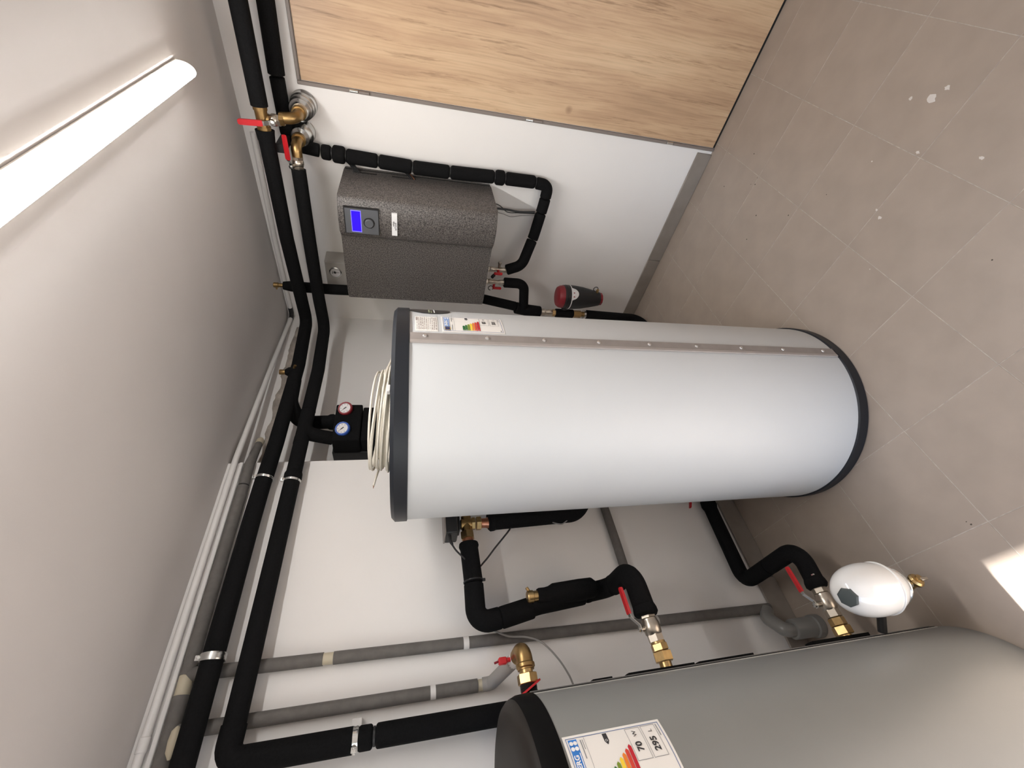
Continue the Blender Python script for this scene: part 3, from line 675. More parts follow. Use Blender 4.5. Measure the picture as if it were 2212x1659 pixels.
# second port: down, across to the vertical line
lw = thing('insulated_pipe', 'black insulated pipe from the pump station down to the floor beside the dirt separator', 'pipe', (-.18, -.27, 0))
q = fillet([(-.18, -.452, .992), (-.18, -.452, .875), (-.18, -.290, .845)], .05, 8); obj('insulation', section(q, 0, arclen(q)[-1], .0275, .004), FOAM, lw)
q = fillet([(-.18, -.284, .895), (-.18, -.272, .83), (-.18, -.262, .735)], .1); obj('insulation', section(q, 0, arclen(q)[-1], .034, .006), FOAM, lw)
obj('valve_body', MB().lathe([(.017, 0), (.019, .005), (.019, .03), (.016, .034), (.016, .05), (.020, .053), (.020, .075), (.016, .08)], (-.18, -.262, .655), (0, 0, 1), 22), NICKEL, lw)
obj('valve_end', MB().hexn((-.18, -.262, .64), (-.18, -.262, .662), .021), BRASS, lw, 20)
lever(lw, (-.215, -.245, .70), (0, .15, 1), (-1, .6, 0), .02, .06)
obj('insulation', MB().cyl((-.18, -.262, .525), (-.18, -.262, .64), .026, 20, .003), FOAM, lw)
obj('valve_end', MB().hexn((-.18, -.262, .475), (-.18, -.262, .525), .022).cyl((-.18, -.262, .45), (-.18, -.262, .475), .016), BRONZE, lw, 20)
obj('pipe_clamp', MB().lathe([(.024, -.006), (.028, -.006), (.028, .006), (.024, .006)], (-.18, -.262, .452), (0, 0, 1), 24), CHROME, lw)
q = fillet([(-.18, -.262, .455), (-.18, -.250, .075), (-.40, -.27, .035)], .07, 8); obj('insulation', section(q, 0, arclen(q)[-1], .028, .004), FOAM, lw)
# dirt separator
ds = thing('dirt_separator', 'bullet shaped black dirt separator with dark red ends on the right wall', 'filter', (-.16, -.372, .37))
AX = (-.165, -.372, .372)
obj('body', MB().lathe([(.040, .018), (.052, .07), (.064, .13), (.069, .18), (.070, .21), (.070, .236)], AX, seg=36), BLACKP, ds)
obj('band', MB().lathe([(.0703, .209), (.0712, .210), (.0712, .2135), (.0703, .2145)], AX, seg=36), DIALW, ds)
obj('body', MB().lathe([(.0695, .237), (.068, .25)], AX, seg=36), BLACKP, ds)
obj('top_cap', MB().lathe([(.0665, .250), (.064, .268), (.056, .281), (.035, .287), (0, .288)], AX, seg=36), DRED, ds)
obj('bottom_cap', MB().lathe([(.030, 0), (.037, .003), (.039, .0175)], AX, seg=10), DRED, ds, 20)
lb = []
for i in range(9):
    t = math.radians(200+i*8); lb.append((t, .2095-.038*math.sin(PI*i/8)**.6))
m = MB(); vs = []
for t, h in lb: vs += [(AX[0]+.0712*math.cos(t), AX[1]+.0712*math.sin(t), AX[2]+.212), (AX[0]+.0706*math.cos(t), AX[1]+.0706*math.sin(t), AX[2]+h)]
m.add(vs, [(2*i, 2*i+1, 2*i+3, 2*i+2) for i in range(8)]); pn = obj('sticker', m, DIALW, ds, 0)
obj('print', MB().add([(AX[0]+.0718*math.cos(t), AX[1]+.0718*math.sin(t), AX[2]+h) for t, h in ((3.75, .205), (4.15, .205), (4.15, .196), (3.75, .196))], [(0, 1, 2, 3)]), DRED, pn, 0)
obj('side_arm', MB().tube([(-.165, -.33, .585), (-.172, -.30, .583), (-.178, -.2885, .582)], .024, 16), BLACKP, ds)
dk = obj('drain_cock', MB().cyl((-.165, -.415, .415), (-.165, -.438, .415), .008, 12, .001), BRASS, ds)
obj('cap_loop', MB().tube([V((-.165, -.440, .43))+V((0, .014*math.cos(t), .014*math.sin(t))) for t in [i*PI/8 for i in range(14)]], .0022, 6), BLACKP, dk)

# ---- vertical line with air vent in the corner
gp = thing('insulated_pipe', 'vertical black insulated pipe with brass air vent passing behind the pump station corner', 'pipe', (-.195, -.33, .88))
obj('insulation', MB().tube([(-.195, -.352, 2.125), (-.195, -.350, 2.09), (-.193, -.345, 1.9), (-.192, -.3455, 1.77), (-.188, -.3455, 1.13), (-.185, -.298, .90)], [.02, .0265, .0265, .0265, .0265, .0265], 20), FOAM, gp)
obj('vent_neck', MB().cyl((-.195, -.353, 2.12), (-.195, -.353, 2.145), .010, 16), BRONZE, gp); obj('vent_cap', MB().cyl((-.195, -.353, 2.145), (-.195, -.353, 2.170), .0125, 18, .002), BRONZE, gp)
obj('vent_pin', MB().cyl((-.195, -.345, 2.158), (-.200, -.331, 2.158), .004, 8), BRONZE, gp)

# ---- junction box with dial
jb = thing('junction_box', 'pale grey wall box with round dial beside the pump station', 'box', (0, -.38, 1.806))
obj('housing', MB().box((-.095, -.451, 1.806), (0, -.296, 1.934), .004, 2), BOXG, jb)
obj('cover', MB().box((-.103, -.449, 1.808), (-.0955, -.298, 1.932), .003), BOXG, jb)
dl = obj('dial_rim', MB().lathe([(.031, 0), (.031, .006), (.028, .008), (.0258, .0078), (.0256, .003), (0, .003)], (-.103, -.392, 1.883), (-1, 0, 0), 32), CHROME, jb)
obj('dial', MB().lathe([(.0254, .0032), (.0254, .005), (0, .005)], (-.103, -.392, 1.883), (-1, 0, 0), 28), DIALW, dl)
m = MB()
for yz in ([(-.402, 1.888), (-.388, 1.893), (-.384, 1.882), (-.394, 1.878)], [(-.3935, 1.878), (-.3905, 1.878), (-.391, 1.862), (-.393, 1.862)], [(-.40, 1.896), (-.384, 1.900), (-.384, 1.897), (-.40, 1.893)]):
    m.add([(-.1083, y, z) for y, z in yz], [(0, 1, 2, 3)])
obj('dial_print', m, MARK, dl, 0)

# ---- wall rosettes and brass valves on the right wall
w1 = thing('wall_valve', 'brass elbow and red lever valve rising from zinc wall rosettes to the upper pipe', 'valve', (0, -1.137, 1.937))
def rosette(parent, p, steps):
    p = V(p); h = 0
    for r, t in steps:
        obj('rosette_ring', MB().lathe([(r*.6, h), (r-.003, h), (r, h+.002), (r, h+.004), (r-.004, h+.008), (r-.010, h+t*.62), (r-.013, h+t-.003), (r*.6, h+t-.003)], p, (-1, 0, 0), 48), CHROME, parent); h += t
    return h
P1 = V((0, -1.135, 1.938))
h = rosette(w1, P1, ((.052, .034), (.0495, .028), (.046, .026), (.042, .024)))
q = fillet([P1+V((-.05, 0, 0)), P1+V((-.19, 0, 0)), P1+V((-.195, .005, .055))], .032, 8)
obj('elbow', MB().tube(q, .0205, 22), BRONZE, w1)
obj('collar', MB().cyl(P1+V((-.108, 0, 0)), P1+V((-.13, 0, 0)), .0275, 24, .003), BRONZE, w1)
V1 = P1+V((-.196, .008, .0))
obj('elbow_hex', MB().hexn(V1+V((0, 0, .040)), V1+V((0, 0, .058)), .0245), BRONZE, w1, 20)
ball_valve(w1, V1+V((-.002, .006, .079)), (0, .02, 1), .05, .0205, .0215)
obj('tee', MB().tube([(-.2135, -1.172, 2.053), (-.2185, -1.078, 2.051)], .0215, 22).cyl((-.211, -1.124, 2.03), (-.2155, -1.125, 2.053), .018), BRONZE, w1)
obj('tee_collar', MB().tube([(-.2185, -1.10, 2.0515), (-.2195, -1.083, 2.051)], .0245, 22).tube([(-.2125, -1.172, 2.053), (-.2135, -1.155, 2.053)], .0245, 22), BRONZE, w1)
obj('stem', MB().cyl(V1+V((-.002, .004, .079)), V1+V((-.040, .004, .079)), .008, 14), NICKEL, w1)
lever(w1, V1+V((-.040, .005, .076)), (-.12, .02, 1), (-1, 0, -.05), .024, .082, .020, .010)

w2 = thing('wall_valve', 'red lever valve on a single zinc wall rosette feeding the lower pipe', 'valve', (0, -1.036, 1.958))
P2 = V((0, -1.03, 1.957))
rosette(w2, P2, ((.050, .050), (.049, .030), (.036, .022)))
q = fillet([P2+V((-.04, 0, 0)), P2+V((-.175, 0, .001)), P2+V((-.181, .052, .001))], .03, 8)
obj('elbow', MB().tube(q, .0205, 22), BRONZE, w2); obj('collar', MB().cyl(P2+V((-.10, 0, 0)), P2+V((-.122, 0, 0)), .0275, 24, .003), BRONZE, w2)
ball_valve(w2, P2+V((-.186, .065, .0015)), (-.12, 1, 0), .05, .0215, .022)
obj('stem', MB().cyl(P2+V((-.186, .072, .002)), P2+V((-.212, .070, .024)), .008, 14), NICKEL, w2)
lever(w2, P2+V((-.212, .072, .023)), (.10, -1, .02), (-.8, 0, .75), .020, .090, .022, .008)
tag(obj('cable', MB().tube(spline([(-.09, -.80, 2.11), (-.12, -.86, 2.10), (-.13, -.93, 2.085), (-.09, -.96, 2.08), (-.05, -.90, 2.085)], 6), .004, 8), CABLEB), 'black cable loop hanging behind the upper pipe near the wall valves', 'cable')
tag(obj('pipe_bracket', MB().box((-.196, -1.035, 1.995), (-.089, -1.0, 2.03), .003), BLACKP), 'short black strap between the upper pipe and the elbow near the wall valves', 'bracket')

# ---- white conduits
cr = thing('conduit', 'white plastic conduit under the ceiling on the right wall ending in a black coupling', 'conduit', (-.013, -.5, 2.15))
obj('tube', MB().tube([(-.013, -1.0, 2.158), (-.013, -.5, 2.172), (-.013, -.065, 2.1745)], .0115, 16), WPLAST, cr)
obj('coupling', MB().tube([(-.013, -.07, 2.1745), (-.013, -.030, 2.1745), (-.026, -.016, 2.1745), (-.05, -.014, 2.1745)], .0128, 16), BLACKP, cr)
cl = thing('conduit', 'long white plastic conduit under the ceiling along the left wall', 'conduit', (-1.5, -.153, 2.15))
obj('tube', MB().tube(resample(fillet([(-.052, -.016, 2.1745), (-.5, -.075, 2.174), (-1.1, -.152, 2.168), (-1.4, -.153, 2.168), (-1.985, -.153, 2.168)], .3), .05), .0112, 16), WPLAST, cl)
obj('tube', MB().tube([(-1.98, -.153, 2.168), (-3.3, -.153, 2.168)], .0112, 16), WPLAST, cl)
obj('coupling', MB().cyl((-1.965, -.153, 2.168), (-2.0, -.153, 2.168), .0135, 18, .002), WPLAST, cl)
tag(obj('cable_trunking', MB().box((-3.3, -.1525, 2.1365), (STEPX-.004, -.1392, 2.150), .002), WPLAST), 'narrow white trunking strip below the long conduit on the left wall', 'trunking')

# ---- grey insulated pipes on the left wall
GR = .0185; GY = -.1585
gd = thing('grey_pipe', 'horizontal grey insulated pipe with cream tape high on the left wall', 'pipe', (-1.6, GY, 2.09))
D1 = [(-.99, -.10, 2.119), (-1.13, GY, 2.110), (-1.222, GY, 2.109)]
obj('insulation', MB().tube(D1, [GR*.8, GR, GR], 18), GFOAM, gd)
obj('insulation', MB().tube([(-1.228, GY, 2.109), (-1.5, GY, 2.111), (-1.835, GY, 2.110)], GR+.001, 18), GFOAM, gd)
obj('tape_wrap', MB().tube([(-1.832, GY, 2.110), (-1.835, GY, 2.110), (-1.885, GY, 2.109), (-1.888, GY, 2.109)], [GR-.002, GR, GR, GR-.002], 18), TAPE, gd)
obj('tape_wrap', MB().lathe([(.003, 0), (.012, .01), (.014, .03), (.012, .055), (.003, .07)], (-1.955, GY-.02, 2.088), (-1, 0, 0), 12), TAPE, gd)
obj('insulation', MB().tube([(-1.884, GY, 2.109), (-2.2, GY, 2.108), (-3.3, GY, 2.108)], GR+.0015, 18), GFOAM, gd)
obj('tape_end', MB().tube([(-.955, -.085, 2.122), (-.97, -.09, 2.121), (-.995, -.102, 2.119)], [.010, .017, .016], 14), TAPE, gd)
obj('wall_clip', MB().box((-1.095, -.10, 2.060), (-1.075, -.06, 2.09), .001), WPLAST, gd)
ge = thing('grey_pipe', 'longer grey insulated pipe dropping down the left wall to the floor', 'pipe', (-1.86, GY, .08))
def ex(z): return -1.838-.0145*(1.80-z)
def vsec(parent, z1, z0, r=GR, xf=ex, m=GFOAM):
    n = 8; obj('insulation', MB().tube([(xf(z1+(z0-z1)*i/n), GY, z1+(z0-z1)*i/n) for i in range(n+1)], r, 18), m, parent)
vsec(ge, 2.11, 1.745); vsec(ge, 1.715, 1.312, GR*.97); vsec(ge, 1.298, .615, GR*.97); vsec(ge, .60, .105, GR*.97)
obj('tape_wrap', MB().tube([(ex(1.75), GY, 1.75), (ex(1.71), GY, 1.71)], GR-.002, 18), TAPE, ge)
for z in (1.305, .6075): obj('clip', MB().lathe([(GR-.003, -.009), (GR+.0005, -.009), (GR+.0005, .009), (GR-.003, .009)], (ex(z), GY, z), (0, 0, 1), 24), WPLAST if z > 1 else BOXG, ge)
tag(obj('grey_pipe', MB().tube([(-1.30, GY, .668), (-1.55, GY, .662), (-1.83, GY, .66)], GR*.97, 18), GFOAM), 'horizontal grey insulated pipe low on the left wall behind the white tank', 'pipe')
gf = thing('grey_pipe', 'shorter grey insulated pipe ending in a brass elbow above the buffer tank', 'pipe', (-1.97, GY, 1.2))
fx = lambda z: -1.966-.010*(1.73-z)*0
vsec(gf, 2.10, 1.424, GR, fx); vsec(gf, 1.408, 1.278, GR, fx)
obj('clip', MB().lathe([(GR-.003, -.008), (GR+.0005, -.008), (GR+.0005, .008), (GR-.003, .008)], (fx(1), GY, 1.416), (0, 0, 1), 24), WPLAST, gf)
obj('tape_wrap', MB().tube([(fx(1), GY, 1.282), (fx(1), GY, 1.258)], GR-.003, 18), TAPE, gf)
q = fillet([(fx(1), GY, 1.262), (fx(1), GY-.005, 1.235), (-1.945, -.37, 1.195)], .03, 6)
obj('elbow_sleeve', MB().tube(resample(q, .012), .0195, 18), WPLAST if False else mat('pale_grey_foam', (.33, .31, .29, 1), .8), gf)
obj('white_fitting', MB().tube([(-1.9475, -.352, 1.1985), (-1.944, -.385, 1.192), (-1.943, -.40, 1.19)], [.0185, .021, .021], 18), WPLAST, gf)
tp = obj('tap', MB().cyl((-1.945, -.385, 1.20), (-1.947, -.388, 1.235), .006, 10).box((-1.956, -.396, 1.222), (-1.938, -.378, 1.246), .003), RED, gf)
obj('tap_pin', MB().cyl((-1.947, -.388, 1.246), (-1.95, -.39, 1.258), .003, 8), DRED, tp)
q = fillet([(-1.943, -.395, 1.190), (-1.935, -.448, 1.186), (-1.985, -.452, 1.186)], .03, 8)
obj('brass_elbow', MB().tube(q, .0225, 22), BRONZE, gf)
obj('elbow_collar', MB().cyl((-1.968, -.451, 1.186), (-1.982, -.452, 1.186), .0255, 24, .003), BRONZE, gf)
obj('brass_neck', MB().cyl((-1.98, -.452, 1.186), (-1.998, -.452, 1.186), .018), BRASS, gf)
obj('brass_nut', MB().hexn((-1.993, -.452, 1.186), (-2.017, -.453, 1.186), .0275, .5), BRASS, gf, 20)
th = MB(); pr = []
for i in range(14): pr += [(.0228, i*.0028), (.0212, i*.0028+.0014)]
obj('black_thread', th.lathe(pr, (-2.015, -.453, 1.186), (-1, 0, 0), 24), BLACKP, gf)
tag(obj('red_washer', MB().tube([(-2.024, -.453, 1.186), (-2.028, -.453, 1.184)], .036, 22), RED), 'red gasket ring at the top fitting of the buffer tank', 'gasket')

# ------------------------------------------------------------------ upper connection between the tanks
uc = thing('insulated_pipe', 'thick black insulated pipe from the buffer tank rising to the brass three way valve', 'pipe', (-1.76, -.25, .7))
UY, UZ = -.44, .775
obj('brass_spigot', MB().cyl((-2.10, UY, UZ), (-2.010, UY, UZ), .0175), BRASS, uc)
obj('union_nut', MB().hexn((-2.014, UY, UZ), (-1.988, UY, UZ), .0285, .1), BRASS, uc, 20); obj('brass_hex', MB().hexn((-1.987, UY, UZ+.001), (-1.968, UY, UZ+.002), .0245, .3).cyl((-1.969, UY, UZ+.002), (-1.962, UY, UZ+.002), .0215), BRASS, uc, 20)
ball_valve(uc, (-1.922, UY, UZ+.006), (1, 0, .05), .084, .0245, .0235)
obj('stem', MB().cyl((-1.926, UY, UZ+.02), (-1.926, UY, UZ+.042), .008, 12), NICKEL, uc)
lever(uc, (-1.926, UY, UZ+.041), (1, 0, .05), (0, 0, 1), .04, .078, .018, .02)
q = fillet([(-1.878, UY, UZ+.009), (-1.752, UY+.005, UZ+.012), (-1.752, -.262, UZ+.012), (-1.760, -.258, .88)], [0, .062, .05, 0], 10)
LQ = arclen(q)[-1]
obj('elbow_sleeve', section(q, .012, LQ*.74, .0335, .004), FOAM, uc)
obj('sleeve_end', MB().tube([(-1.893, UY, UZ+.0085), (-1.886, UY, UZ+.0085), (-1.876, UY, UZ+.009), (-1.862, UY, UZ+.010)], [.031, .037, .037, .0335], 22), FOAM, uc)
obj('elbow_sleeve', section(q, LQ*.74, LQ, .031, .006), FOAM, uc)
r1_ = fillet([(-1.760, -.258, .872), (-1.776, -.256, 1.07), (-1.80, -.252, 1.19)], .3)
L1_ = arclen(r1_)[-1]
obj('insulation', section(r1_, 0, .022, .032, .006), FOAM, uc); obj('insulation', section(r1_, .024, .225, .0355, .010), FOAM, uc)
r2_ = fillet([(-1.786, -.254, 1.085), (-1.806, -.250, 1.20)], .3); obj('insulation', section(r2_, 0, arclen(r2_)[-1], .034, .008), FOAM, uc)
r3_ = fillet([(-1.803, -.251, 1.185), (-1.815, -.250, 1.278), (-1.690, -.25, 1.276)], .05, 9); obj('elbow_sleeve', section(r3_, .012, arclen(r3_)[-1], .0335, .006), FOAM, uc)
r4_ = [(-1.69, -.25, 1.276), (-1.555, -.252, 1.282)]; obj('insulation', section(r4_, 0, arclen(r4_)[-1], .0325, .004), FOAM, uc)
obj('sleeve_end', MB().tube([(-1.572, -.252, 1.2815), (-1.562, -.252, 1.282), (-1.552, -.252, 1.282)], [.0325, .036, .034], 20), FOAM, uc)
obj('cable_tie', MB().lathe([(.0325, -.002), (.0345, -.002), (.0345, .002), (.0325, .002)], (-1.683, -.25, 1.2763), (1, 0, .04), 24).box((-1.687, -.262, 1.236), (-1.679, -.254, 1.246)), BLACKP, uc)
sn = obj('vent_sleeve', MB().tube([(-1.762, -.290, 1.072), (-1.762, -.290, 1.066), (-1.762, -.290, 1.045), (-1.761, -.290, 1.03), (-1.76, -.290, 1.015), (-1.757, -.288, .92), (-1.753, -.284, .872), (-1.752, -.28, .862)], [.021, .024, .024, .0255, .032, .035, .033, .024], 20), FOAM, uc)
obj('brass_vent', MB().lathe([(.015, 0), (.017, .002), (.017, .020), (.0195, .022), (.0195, .038), (.0165, .042), (0, .042)], (-1.762, -.290, 1.066), (0, 0, 1), 22), BRASS, sn)
obj('vent_nipple', MB().cyl((-1.748, -.292, 1.098), (-1.733, -.294, 1.106), .0055, 10, .001), BRASS, sn)
# three way valve behind the white tank
tw = thing('three_way_valve', 'brass three way valve with black actuator beside the white tank', 'valve', (-1.49, -.252, 1.19))
T = V((-1.478, -.252, 1.284))
obj('brass_body', MB().cyl(T+V((-.04, 0, -.0)), T+V((.03, 0, .0)), .019, 22, .002).cyl(T+V((0, 0, -.03)), T+V((0, 0, .022)), .0195, 22, .002), BRONZE, tw)
obj('union_nut', MB().hexn(T+V((-.058, 0, -.001)), T+V((-.030, 0, 0)), .026, .3), BRASS, tw, 20)
obj('copper_end', MB().cyl(T+V((-.085, 0, -.002)), T+V((-.05, 0, -.001)), .0195), COPPER, tw)
obj('union_nut', MB().hexn(T+V((0, 0, -.032)), T+V((0, 0, -.018)), .0235, .3).hexn(T+V((0, 0, -.055)), T+V((0, 0, -.036)), .0255, .3), BRASS, tw, 20)
obj('copper_end', MB().lathe([(.018, -.095), (.020, -.09), (.020, -.078), (.0175, -.074), (.0175, -.052)], T, (0, 0, 1), 22), COPPER, tw)
ac = obj('actuator', MB().box(T+V((-.048, -.045, .036)), T+V((.055, .045, .082)), .004), BLACKP, tw, label='black actuator box')
obj('actuator_plate', MB().box(T+V((-.050, -.046, .080)), T+V((.056, .046, .086)), .002), STRIPM, ac)
obj('actuator_neck', MB().cyl(T+V((0, 0, .02)), T+V((0, 0, .04)), .014).box(T+V((-.03, -.03, .027)), T+V((.03, .03, .034)), .002), BLACKP, ac)
obj('cable_gland', MB().tube([T+V((-.045, -.02, .066)), T+V((-.066, -.02, .066)), T+V((-.082, -.02, .058))], [.006, .0065, .0045], 10), BLACKP, ac)
obj('actuator_cable', MB().tube(spline([T+V((-.078, -.02, .061)), T+V((-.105, -.02, .045)), T+V((-.135, -.02, .018)), T+V((-.160, .018, -.02)), T+V((-.13, .03, -.06)), T+V((-.085, .02, -.105)), T+V((-.045, -.005, -.15)), T+V((-.02, .0, -.17))], 7), .0032, 8), CABLEB, ac)
# drop from the valve behind the tank
dn = thing('insulated_pipe', 'black insulated pipe dropping from the three way valve behind the white tank', 'pipe', (-1.47, -.26, .82))
q = fillet([(-1.474, -.255, 1.195), (-1.466, -.262, .835), (-1.40, -.33, .815)], .055, 9); obj('insulation', section(q, 0, arclen(q)[-1], .0335, .004), FOAM, dn)
obj('sleeve_end', MB().tube([(-1.4745, -.255, 1.203), (-1.474, -.255, 1.195), (-1.474, -.255, 1.183), (-1.474, -.256, 1.175)], [.030, .037, .036, .0335], 22), FOAM, dn)
tag(obj('sensor_wire', MB().tube(spline([(-1.502, -.27, .955), (-1.511, -.275, .935), (-1.512, -.275, .918), (-1.498, -.27, .895)], 6), .0022, 8), CABLEG), 'small grey wire loop at the back of the drop pipe behind the white tank', 'wire')
tag(obj('sensor_wire', MB().tube(spline([(-1.790, -.215, 1.262), (-1.823, -.20, 1.222), (-1.850, -.20, 1.170), (-1.861, -.205, 1.11), (-1.885, -.215, 1.062), (-1.935, -.23, 1.025), (-1.985, -.25, 1.006), (-2.025, -.28, 1.004), (-2.06, -.33, 1.0)], 8), .0030, 8), CABLEG), 'long grey sensor wire curving down to the buffer tank', 'wire')

# ------------------------------------------------------------------ lower connection between the tanks
lc = thing('insulated_pipe', 'low black insulated pipe with an S bend between the two tanks near the floor', 'pipe', (-1.76, -.35, .15))
LYY, LZ = -.497, .18
obj('brass_spigot', MB().cyl((-2.069, LYY, LZ), (-2.02, LYY, LZ), .017), BRASS, lc)
obj('union_nut', MB().hexn((-2.025, LYY, LZ), (-2.001, LYY, LZ), .0275, .1), BRASS, lc, 20); obj('brass_hex', MB().hexn((-2.0, LYY, LZ), (-1.977, LYY, LZ), .024, .3), BRASS, lc, 20)
ball_valve(lc, (-1.929, LYY-.002, LZ), (1, 0, 0), .094, .0235, .0225)
obj('stem', MB().cyl((-1.935, LYY, LZ+.02), (-1.935, LYY, LZ+.04), .008, 12), NICKEL, lc)
lever(lc, (-1.935, LYY+.004, LZ+.038), (1, .06, .0), (0, .1, 1), .04, .082, .014, .02)
obj('copper_end', MB().cyl((-1.90, LYY-.003, LZ), (-1.872, LYY-.003, LZ), .0175), COPPER, lc)
q = fillet([(-1.880, LYY-.004, LZ), (-1.757, LYY-.012, LZ), (-1.768, -.190, LZ+.004), (-1.44, -.180, LZ-.013), (-1.40, -.180, LZ-.016)], [0, .058, .05, .05, 0], 12)
LQ = arclen(q)[-1]
obj('insulation', section(q, .015, LQ*.335, .0295, .003), FOAM, lc); obj('insulation', section(q, LQ*.335, LQ*.53, .0293, .002), FOAM, lc); obj('insulation', section(q, LQ*.53, LQ, .0285, .003), FOAM, lc)
obj('sleeve_end', MB().tube([(-1.889, LYY-.004, LZ), (-1.88, LYY-.004, LZ), (-1.868, LYY-.004, LZ), (-1.858, LYY-.005, LZ)], [.028, .034, .033, .0295], 20), FOAM, lc)
obj('staple', MB().box((-1.856, LYY-.036, LZ+.018), (-1.852, LYY-.028, LZ+.024)), CHROME, lc)
obj('sleeve_end', MB().tube([(-1.452, -.18, LZ-.012), (-1.435, -.18, LZ-.013), (-1.41, -.18, LZ-.015)], [.0285, .034, .032], 20), FOAM, lc)
ball_valve(lc, (-1.375, -.18, LZ-.016), (1, 0, 0), .07, .021)
lever(lc, (-1.36, -.18, LZ+.035), (-1, 0, .5), (0, 0, 1), .02, .06, .014, .012)

# ------------------------------------------------------------------ small expansion vessel
ev = thing('expansion_vessel', 'small white egg shaped expansion vessel beside the buffer tank near the floor', 'vessel', (-1.963, -.752, .13))
EO = (-1.960, -.745, .172)
n = 26; prof = []
for i in range(n+1):
    t = PI*i/n; z = .1035-.1035*math.cos(t); r = .0675*(max(0, math.sin(t))**.80)
    prof.append((max(r, 0), z))
obj('body', MB().lathe(prof, EO, seg=48), ENAMEL, ev, 60)
obj('weld_seam', MB().lathe([(.0645, .066), (.0676, .068), (.0676, .0695), (.0645, .0715)], EO, seg=48), ENAMEL, ev, 60)
obj('rim_ring', MB().lathe([(.040, .013), (.0475, .016), (.0475, .0195), (.044, .023)], EO, seg=40), CHROME, ev)
a = math.radians(222); ct = V(EO)+V((0, 0, .1035)); nd = V((math.cos(a)*.40, math.sin(a)*.40, .80)).normalized()
m = MB(); k = 6; cen = ct+V((.021*math.cos(a), .021*math.sin(a), .1005))
nn = V((math.cos(a)*.36, math.sin(a)*.36, .93)).normalized(); e1 = nn.cross(V((0, 0, 1))).normalized(); e2 = nn.cross(e1)
obj('cap', MB().lathe([(.024, -.010), (.024, .0005), (.021, .003), (0, .0045)], cen, nn, 7), mat('dark_green_grey', (.055, .065, .065, 1), .5), ev, 20, label='dark grey plastic cap')
nk = obj('neck', MB().cyl((EO[0], EO[1], .132), (EO[0], EO[1], .180), .012, 16).hexn((EO[0], EO[1], .140), (EO[0], EO[1], .158), .018), CHROME, ev, 20)
vp = V((EO[0], EO[1]-.006, .122)); vd = V((.25, -.9, -.05)).normalized()
obj('drain_valve', MB().lathe([(.010, -.02), (.012, 0), (.017, .004), (.019, .012), (.016, .018), (.009, .02), (.009, .026), (0, .026)], vp, vd, 20), BRASS, ev)
obj('drain_lever', MB().box(vp+V((-.002, -.028, -.024)), vp+V((.006, -.022, .0)), .001), NICKEL, ev)
obj('support_pipe', MB().tube([(-1.960, -.745, .215), (-2.0, -.69, .215), (-2.049, -.652, .215)], .011, 14), BLACKP, ev)
obj('brass_socket', MB().cyl((-1.984, -.712, .215), (-2.003, -.686, .215), .015, 16, .002), TAPE, ev)

# grey drain pipe by the skirting
dp_ = thing('drain_pipe', 'short grey plastic drain pipe standing at the skirting under the brass valve', 'pipe', (-1.95, -.24, 0))
obj('pipe', MB().lathe([(.034, .0), (.034, .118), (.031, .122)], (-1.955, -.235, 0), (0, 0, 1), 28), PVC, dp_)
obj('socket', MB().lathe([(.0345, .0), (.0385, .002), (.0385, .030), (.0345, .034)], (-1.955, -.235, 0), (0, 0, 1), 28), PVC, dp_)
obj('elbow', MB().tube(fillet([(-1.955, -.235, .115), (-1.955, -.235, .150), (-1.90, -.185, .160), (-1.872, -.168, .13)], .03), .024, 18), PVC, dp_)

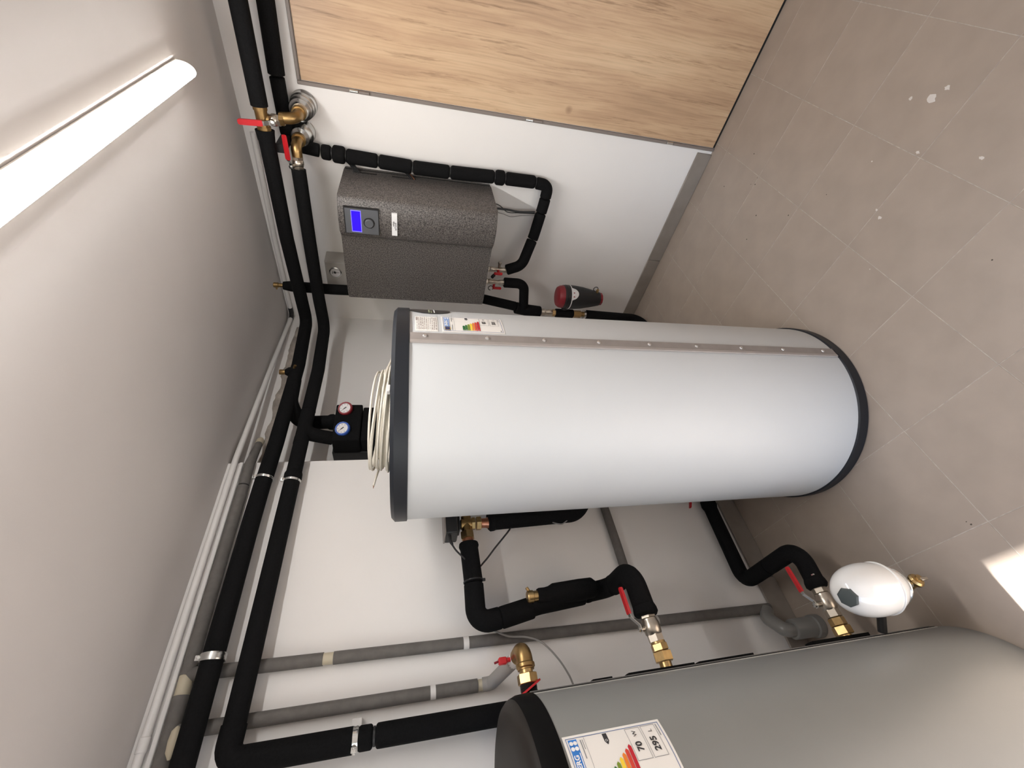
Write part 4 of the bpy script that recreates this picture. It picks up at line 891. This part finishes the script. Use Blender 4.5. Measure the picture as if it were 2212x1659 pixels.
# ------------------------------------------------------------------ cable coil on the white tank
ck = thing('cable_coil', 'loose coil of cream cable lying on top of the white tank', 'cable coil', (-1.33, -.62, 1.546))
random.seed(11); pts = []
cc = V((-1.285, -.640, 0)); turns = 15
tl = Matrix.Rotation(math.radians(0), 3, 'X')
for i in range(turns*20+1):
    t = i/20; k = int(t); f = t-k; random.seed(50+k); dx, dy, dr, dz, tx, ty = [random.uniform(-1, 1) for _ in range(6)]
    random.seed(51+k); d2 = [random.uniform(-1, 1) for _ in range(6)]
    s = f; mixd = [p_*(1-s)+q_*s for p_, q_ in zip((dx, dy, dr, dz, tx, ty), d2)]
    ang = 2*PI*t+.4; r = .152+.014*mixd[2]
    p = V((r*math.cos(ang)*1.0, r*math.sin(ang)*.98, 0))
    lay = (k % 8)/8
    z = 1.5475+.004+lay*.040+.010*mixd[3]+.030*(lay*.6+.25)*(.5+.5*math.cos(ang-2.6+mixd[4]*.5))+p.x*.10*mixd[4]*.5+p.y*.12*mixd[5]*.5
    pts.append(cc+V((p.x+.010*mixd[0], p.y+.010*mixd[1], max(1.5495, z))))
ecable = obj('coil', MB().tube(spline(pts, 2), .0034, 7), CABLEW, ck)
obj('loose_end', MB().tube(spline([pts[-1], (-1.16, -.63, 1.60), (-1.13, -.70, 1.575), (-1.135, -.76, 1.556), (-1.16, -.80, 1.551)], 8), .0034, 7), CABLEW, ck)
le = obj('loose_end', MB().tube(spline([(-1.31, -.505, 1.585), (-1.37, -.51, 1.588), (-1.43, -.525, 1.598), (-1.462, -.535, 1.602)], 6), .0034, 7), CABLEW, ck)
obj('bare_tip', MB().tube([(-1.461, -.5347, 1.602), (-1.471, -.538, 1.602)], .0013, 6), COPPER, le)
tag(obj('cable_clip', MB().box((-1.395, -.905, 1.547), (-1.372, -.89, 1.556), .001), WPLAST), 'small white cable clip on the slate rim of the white tank', 'clip')

# thin cables below the pump station
for k, (lb, pts_) in enumerate((('thick black cable between the pump station and the knobbly pipe', [(-.04, -.80, 1.14), (-.04, -.80, 1.02), (-.05, -.80, .95), (-.055, -.81, .87)]),
        ('thin wavy dark wire hanging beside the thick black cable under the pump station', [(-.03, -.83, 1.14), (-.03, -.815, 1.06), (-.035, -.785, 1.01), (-.04, -.79, .95), (-.05, -.80, .86)]),
        ('thin grey wire looping nearest the floor corner under the pump station', [(-.03, -.78, 1.14), (-.035, -.775, 1.04), (-.04, -.765, .99), (-.045, -.78, .93), (-.05, -.79, .865)]))):
    tag(obj('cable', MB().tube(spline(pts_, 6), (.0055, .0022, .0022)[k], 8), (CABLEB, CABLEB, CABLEG)[k]), lb, 'cable')
